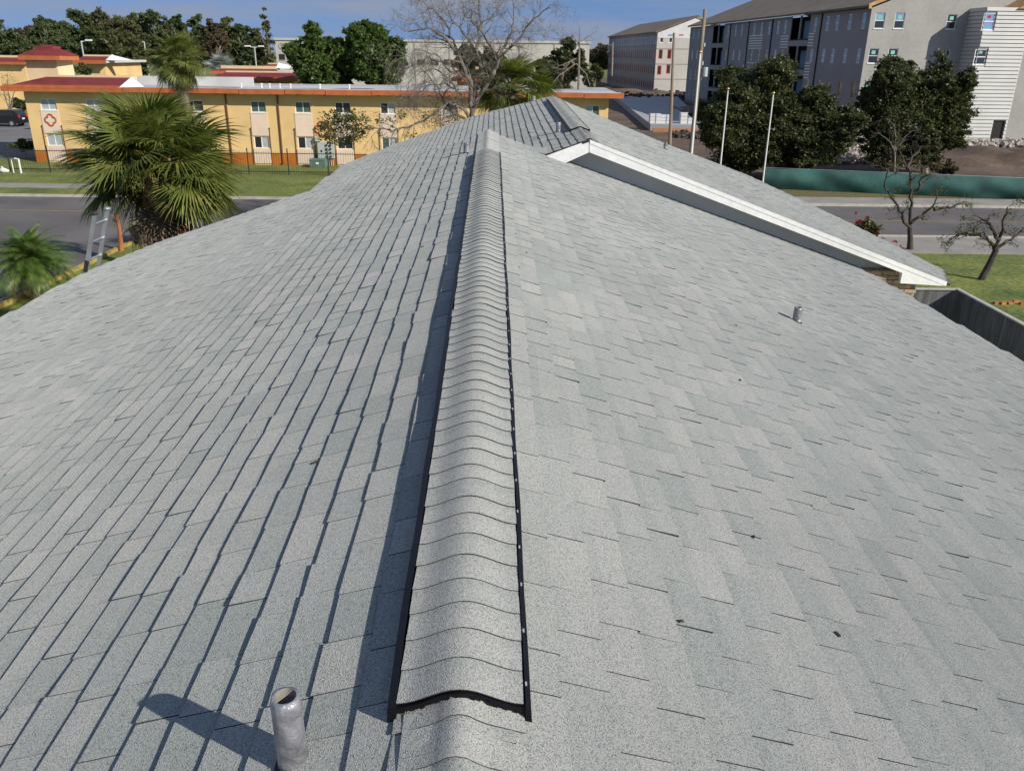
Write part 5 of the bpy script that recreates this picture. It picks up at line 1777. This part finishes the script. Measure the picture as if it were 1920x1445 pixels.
top = qp(884, 228, Yb)
mb.tube([base, base.lerp(top, .5) + Vector((.08, 0, 0)), top], [.26, .20, .16], 10); mb.build('trunk', M['bark'], bt)
mb = MB()
L_ = [([(884, 232), (891, 171), (902, 131), (893, 98), (901, 44), (897, -20)], .15, .04, .8),
      ([(884, 228), (882, 153), (862, 107), (836, 70), (806, 55), (757, 58)], .14, .02, -1.2),
      ([(862, 107), (849, 77), (832, 39), (812, 17), (785, 2)], .08, .02, .9),
      ([(890, 200), (925, 140), (937, 109), (926, 92), (902, 59), (880, 35), (862, 15)], .13, .02, -.8),
      ([(937, 109), (948, 83), (963, 52), (965, 13), (991, -8)], .09, .02, 1.3),
      ([(940, 104), (972, 74), (1002, 33), (1033, 9)], .08, .02, -.5),
      ([(972, 74), (1002, 63), (1029, 68)], .045, .015, 1.0),
      ([(893, 98), (870, 62), (848, 38), (828, -4)], .06, .02, -1.4),
      ([(901, 60), (925, 30), (950, -6)], .05, .015, 1.0)]
for pxs, a_, b_, dY in L_:
    limb_px(mb, r, pxs, Yb, a_ * .75, b_ * .7, dY, 3, .95, 1, 3)
mb.build('limbs', M['palebark'], bt)
mb = MB()
tips = []
for pxs, a_, b_, dY in (([(886, 225), (862, 200), (840, 191), (806, 219), (770, 238), (735, 243), (690, 240), (655, 243)], .11, .02, -2.0), ([(884, 228), (850, 212), (832, 190), (820, 160), (790, 130), (765, 118)], .10, .02, -1.2), ([(870, 190), (845, 150), (815, 128), (780, 140), (752, 165)], .07, .015, -1.5), ([(860, 170), (835, 158), (800, 160), (770, 190)], .05, .012, .6), ([(868, 150), (840, 118), (800, 108), (760, 130)], .06, .012, .9), ([(850, 195), (820, 180), (780, 178), (750, 195)], .05, .012, -.8), ([(848, 140), (815, 100), (782, 96), (745, 112)], .05, .012, -1.8), ([(900, 170), (925, 160), (950, 140), (975, 128)], .06, .015, 1.2)):
    limb_px(mb, r, pxs, Yb, a_ * .65, b_ * .6, dY, 3, .85, 1, 3, tips, -.3)
mb.build('drooping_limbs', M['palebark'], bt)
rg = np.random.default_rng(5)
cen = []
for _ in range(120):
    an, q = rg.random() * 6.28, rg.random() ** .5
    c = qp(645 + 48 * q * math.cos(an), 238 + 34 * q * math.sin(an), Yb - 2.0 + rg.normal() * .35)
    cen.append(c - base)
for k in range(14):
    c = qp(rg.uniform(700, 800), rg.uniform(212, 262), Yb - 1.7); cen.append(c - base)
V, Fq = leaves(rg, np.array([tuple(c) for c in cen]), np.full((len(cen), 1), .12), 22, .05)
link('foliage', np_mesh('foliage', V, Fq, M['l_small']), bt)
V, Fq = leaves(rg, np.array([tuple(t_ - base) for t_ in tips[:900]]), np.full((min(900, len(tips)), 1), .1), 2, .03)
link('withered_leaves', np_mesh('withered_leaves', V, Fq, M['l_far3']), bt)
# dead branches standing out of the dark tree right of it
def small_bare(name, label, Y, base_px, limbs_, r0, bark, lev=2, L=.7, lm=None, seed=3, group=None, nleaf=0, up=.05, split=3):
    r = random.Random(seed)
    b = gp(*base_px) if Y is None else Vector((qp(*base_px, Y).x, Y, 0))
    Y = b.y
    t = thing(name, label, 'tree', b, group)
    mb = MB()
    tips = []
    f = qp(*limbs_[0][0], Y)
    tr = MB(); tr.tube([b + Vector((0, 0, -.03)), b.lerp(f, .5) + Vector((.02, 0, 0)), f], [r0 * 1.25, r0, r0 * .9], 9); tr.build('trunk', M[bark], t)
    for i, pxs in enumerate(limbs_):
        limb_px(mb, r, pxs, Y, r0 * .62, r0 * .14, r.uniform(-.5, .5), lev, L, 2, split, tips, up)
    mb.build('limbs', M[bark], t)
    if lm and nleaf:
        rg = np.random.default_rng(seed)
        idx = rg.choice(len(tips), min(nleaf, len(tips)), False)
        cen = np.array([tuple(tips[i] - b) for i in idx])
        V, Fq = leaves(rg, cen, np.full((len(cen), 1), .1), 7, .035)
        link('foliage', np_mesh('foliage', V, Fq, M[lm]), t)
    return t
small_bare('dead_tree', 'leafless twigs standing above the dark tree right of the ridge palm', 70, (1086, 170), [[(1086, 95), (1088, 70), (1086, 48)], [(1088, 85), (1075, 70), (1066, 64)], [(1086, 80), (1105, 66), (1118, 60)], [(1080, 110), (1060, 120), (1040, 128)], [(1080, 120), (1100, 140), (1106, 165)], [(1078, 120), (1050, 140), (1030, 165)]], .1, 'bark', 2, 1.0, None, 31)
small_bare('crape_myrtle', 'bare multi-stemmed crape myrtle on the verge before the green fence', None, (1706, 470), [[(1706, 428), (1690, 400), (1672, 372), (1660, 350), (1664, 320), (1672, 300)], [(1707, 428), (1708, 380), (1708, 340), (1702, 315), (1688, 282), (1672, 262)], [(1708, 418), (1735, 400), (1755, 382), (1756, 360)], [(1752, 392), (1780, 388), (1812, 378)], [(1702, 318), (1712, 292), (1730, 274)], [(1720, 360), (1728, 335), (1745, 325)]], .12, 'darkbark', 2, .55, 'l_far2', 32, 'bare crape myrtles', 260)
small_bare('crape_myrtle', 'leaning bare crape myrtle on the right lawn near the picture edge', None, (1840, 524), [[(1868, 468), (1855, 448), (1838, 440), (1815, 432)], [(1868, 468), (1880, 430), (1886, 400), (1889, 388)], [(1868, 468), (1895, 448), (1925, 425)], [(1838, 440), (1800, 438), (1780, 450)], [(1872, 450), (1860, 425), (1845, 412), (1822, 404)]], .12, 'darkbark', 2, .5, 'l_small', 33, 'bare crape myrtles', 170)
small_bare('site_sapling', 'pale bare sapling before the live oaks behind the green fence', 56.5, (1680, 320), [[(1678, 285), (1668, 265), (1650, 250)], [(1678, 285), (1680, 258), (1676, 235), (1660, 222)], [(1678, 282), (1695, 258), (1712, 245)]], .07, 'palebark', 2, .7, None, 34)
small_bare('pale_bare_tree', 'pale bare many-stemmed tree in front of the left yellow wing', 100, (16, 210), [[(18, 208), (8, 175), (2, 150)], [(19, 208), (16, 172), (14, 140)], [(20, 208), (26, 175), (34, 150)]], .14, 'palebark', 2, 1.2, 'l_far3', 35, None, 160)

# flowering shrub, trunk stump, dry grass tuft
p_ = qp(1640, 430, 33)
t = leafy('flowering_shrub', 'green shrub with red blossoms behind the low right roof slope', p_.x, 33, [(-.6, 0, 1.5, .7, .6, .6), (0, 0, 1.1, .8, .6, .6), (.55, 0, .7, .6, .5, .5), (-.2, 0, 1.8, .4, .4, .3)], 'l_small', .06, 60, 1.6, .06, seed=41, cat='shrub')
rg = np.random.default_rng(8)
cen = np.array([(rg.uniform(-1.0, .95), -.35 + rg.normal() * .15, 0) for _ in range(26)])
cen[:, 2] = 1.65 - .72 * (cen[:, 0] + .5) + rg.normal(size=26) * .22
V, Fq = leaves(rg, cen, np.full((26, 1), .05), 12, .04, .9)
link('blossoms', np_mesh('blossoms', V, Fq, M['l_red']), t)
c = gp(228, 470)
M['rust'] = mat('orange_peeled_bark', (.30, .115, .04), .85, .3, 5, stretch=(1, 1, .4))
t = thing('broken_trunk', 'slender orange-brown broken tree trunk beside the ladder', 'tree stump', (c.x, c.y, 0))
mb = MB(); tp = qp(219, 403, c.y); mb.tube([c, c.lerp(tp, .5) + Vector((.03, 0, 0)), tp], [.11, .085, .075], 8); mb.build('trunk', M['rust'], t)
mb = MB()
rr = random.Random(3)
for k in range(9):
    q = c.lerp(tp, rr.uniform(.7, .98)); mb.tube([q, q + Vector((rr.uniform(-.25, .25), rr.uniform(-.1, .1), rr.uniform(.0, .25)))], [.035, .012], 5)
mb.build('stubs', M['rust'], t)
def tuft(name, label, c, n, h, m_, seed, spread=.5, wid=.012):
    rg = np.random.default_rng(seed)
    V, Fq = [], []
    for i in range(n):
        a = rg.random() * 6.28; l = h * rg.uniform(.5, 1.1); o = spread * rg.random()
        p0 = np.array((rg.normal() * .12, rg.normal() * .12, 0)); d = np.array((math.cos(a) * o, math.sin(a) * o, 1.0))
        p1 = p0 + d * l * .6; p2 = p0 + np.array((d[0] * 1.7, d[1] * 1.7, .8)) * l
        s = np.array((-math.sin(a), math.cos(a), 0)) * wid
        k = len(V); V += [p0 - s, p0 + s, p1 + s, p1 - s, p2 + s * .2, p2 - s * .2]
        Fq += [(k, k + 1, k + 2, k + 3), (k + 3, k + 2, k + 4, k + 5)]
    o = link(name, np_mesh(name, np.array(V), np.array(Fq), M[m_]), None, c)
    return tag(o, label, 'grass tuft')
tuft('ornamental_grass', 'dry tufted ornamental grass left of the big palm trunk', gp(270, 456), 700, 1.15, 'l_drygrass', 4, .7, .02)
tuft('ornamental_grass', 'yellowish ground plant under the small date palm', gp(95, 575), 260, .4, 'l_palmy', 6, 1.3, .02)
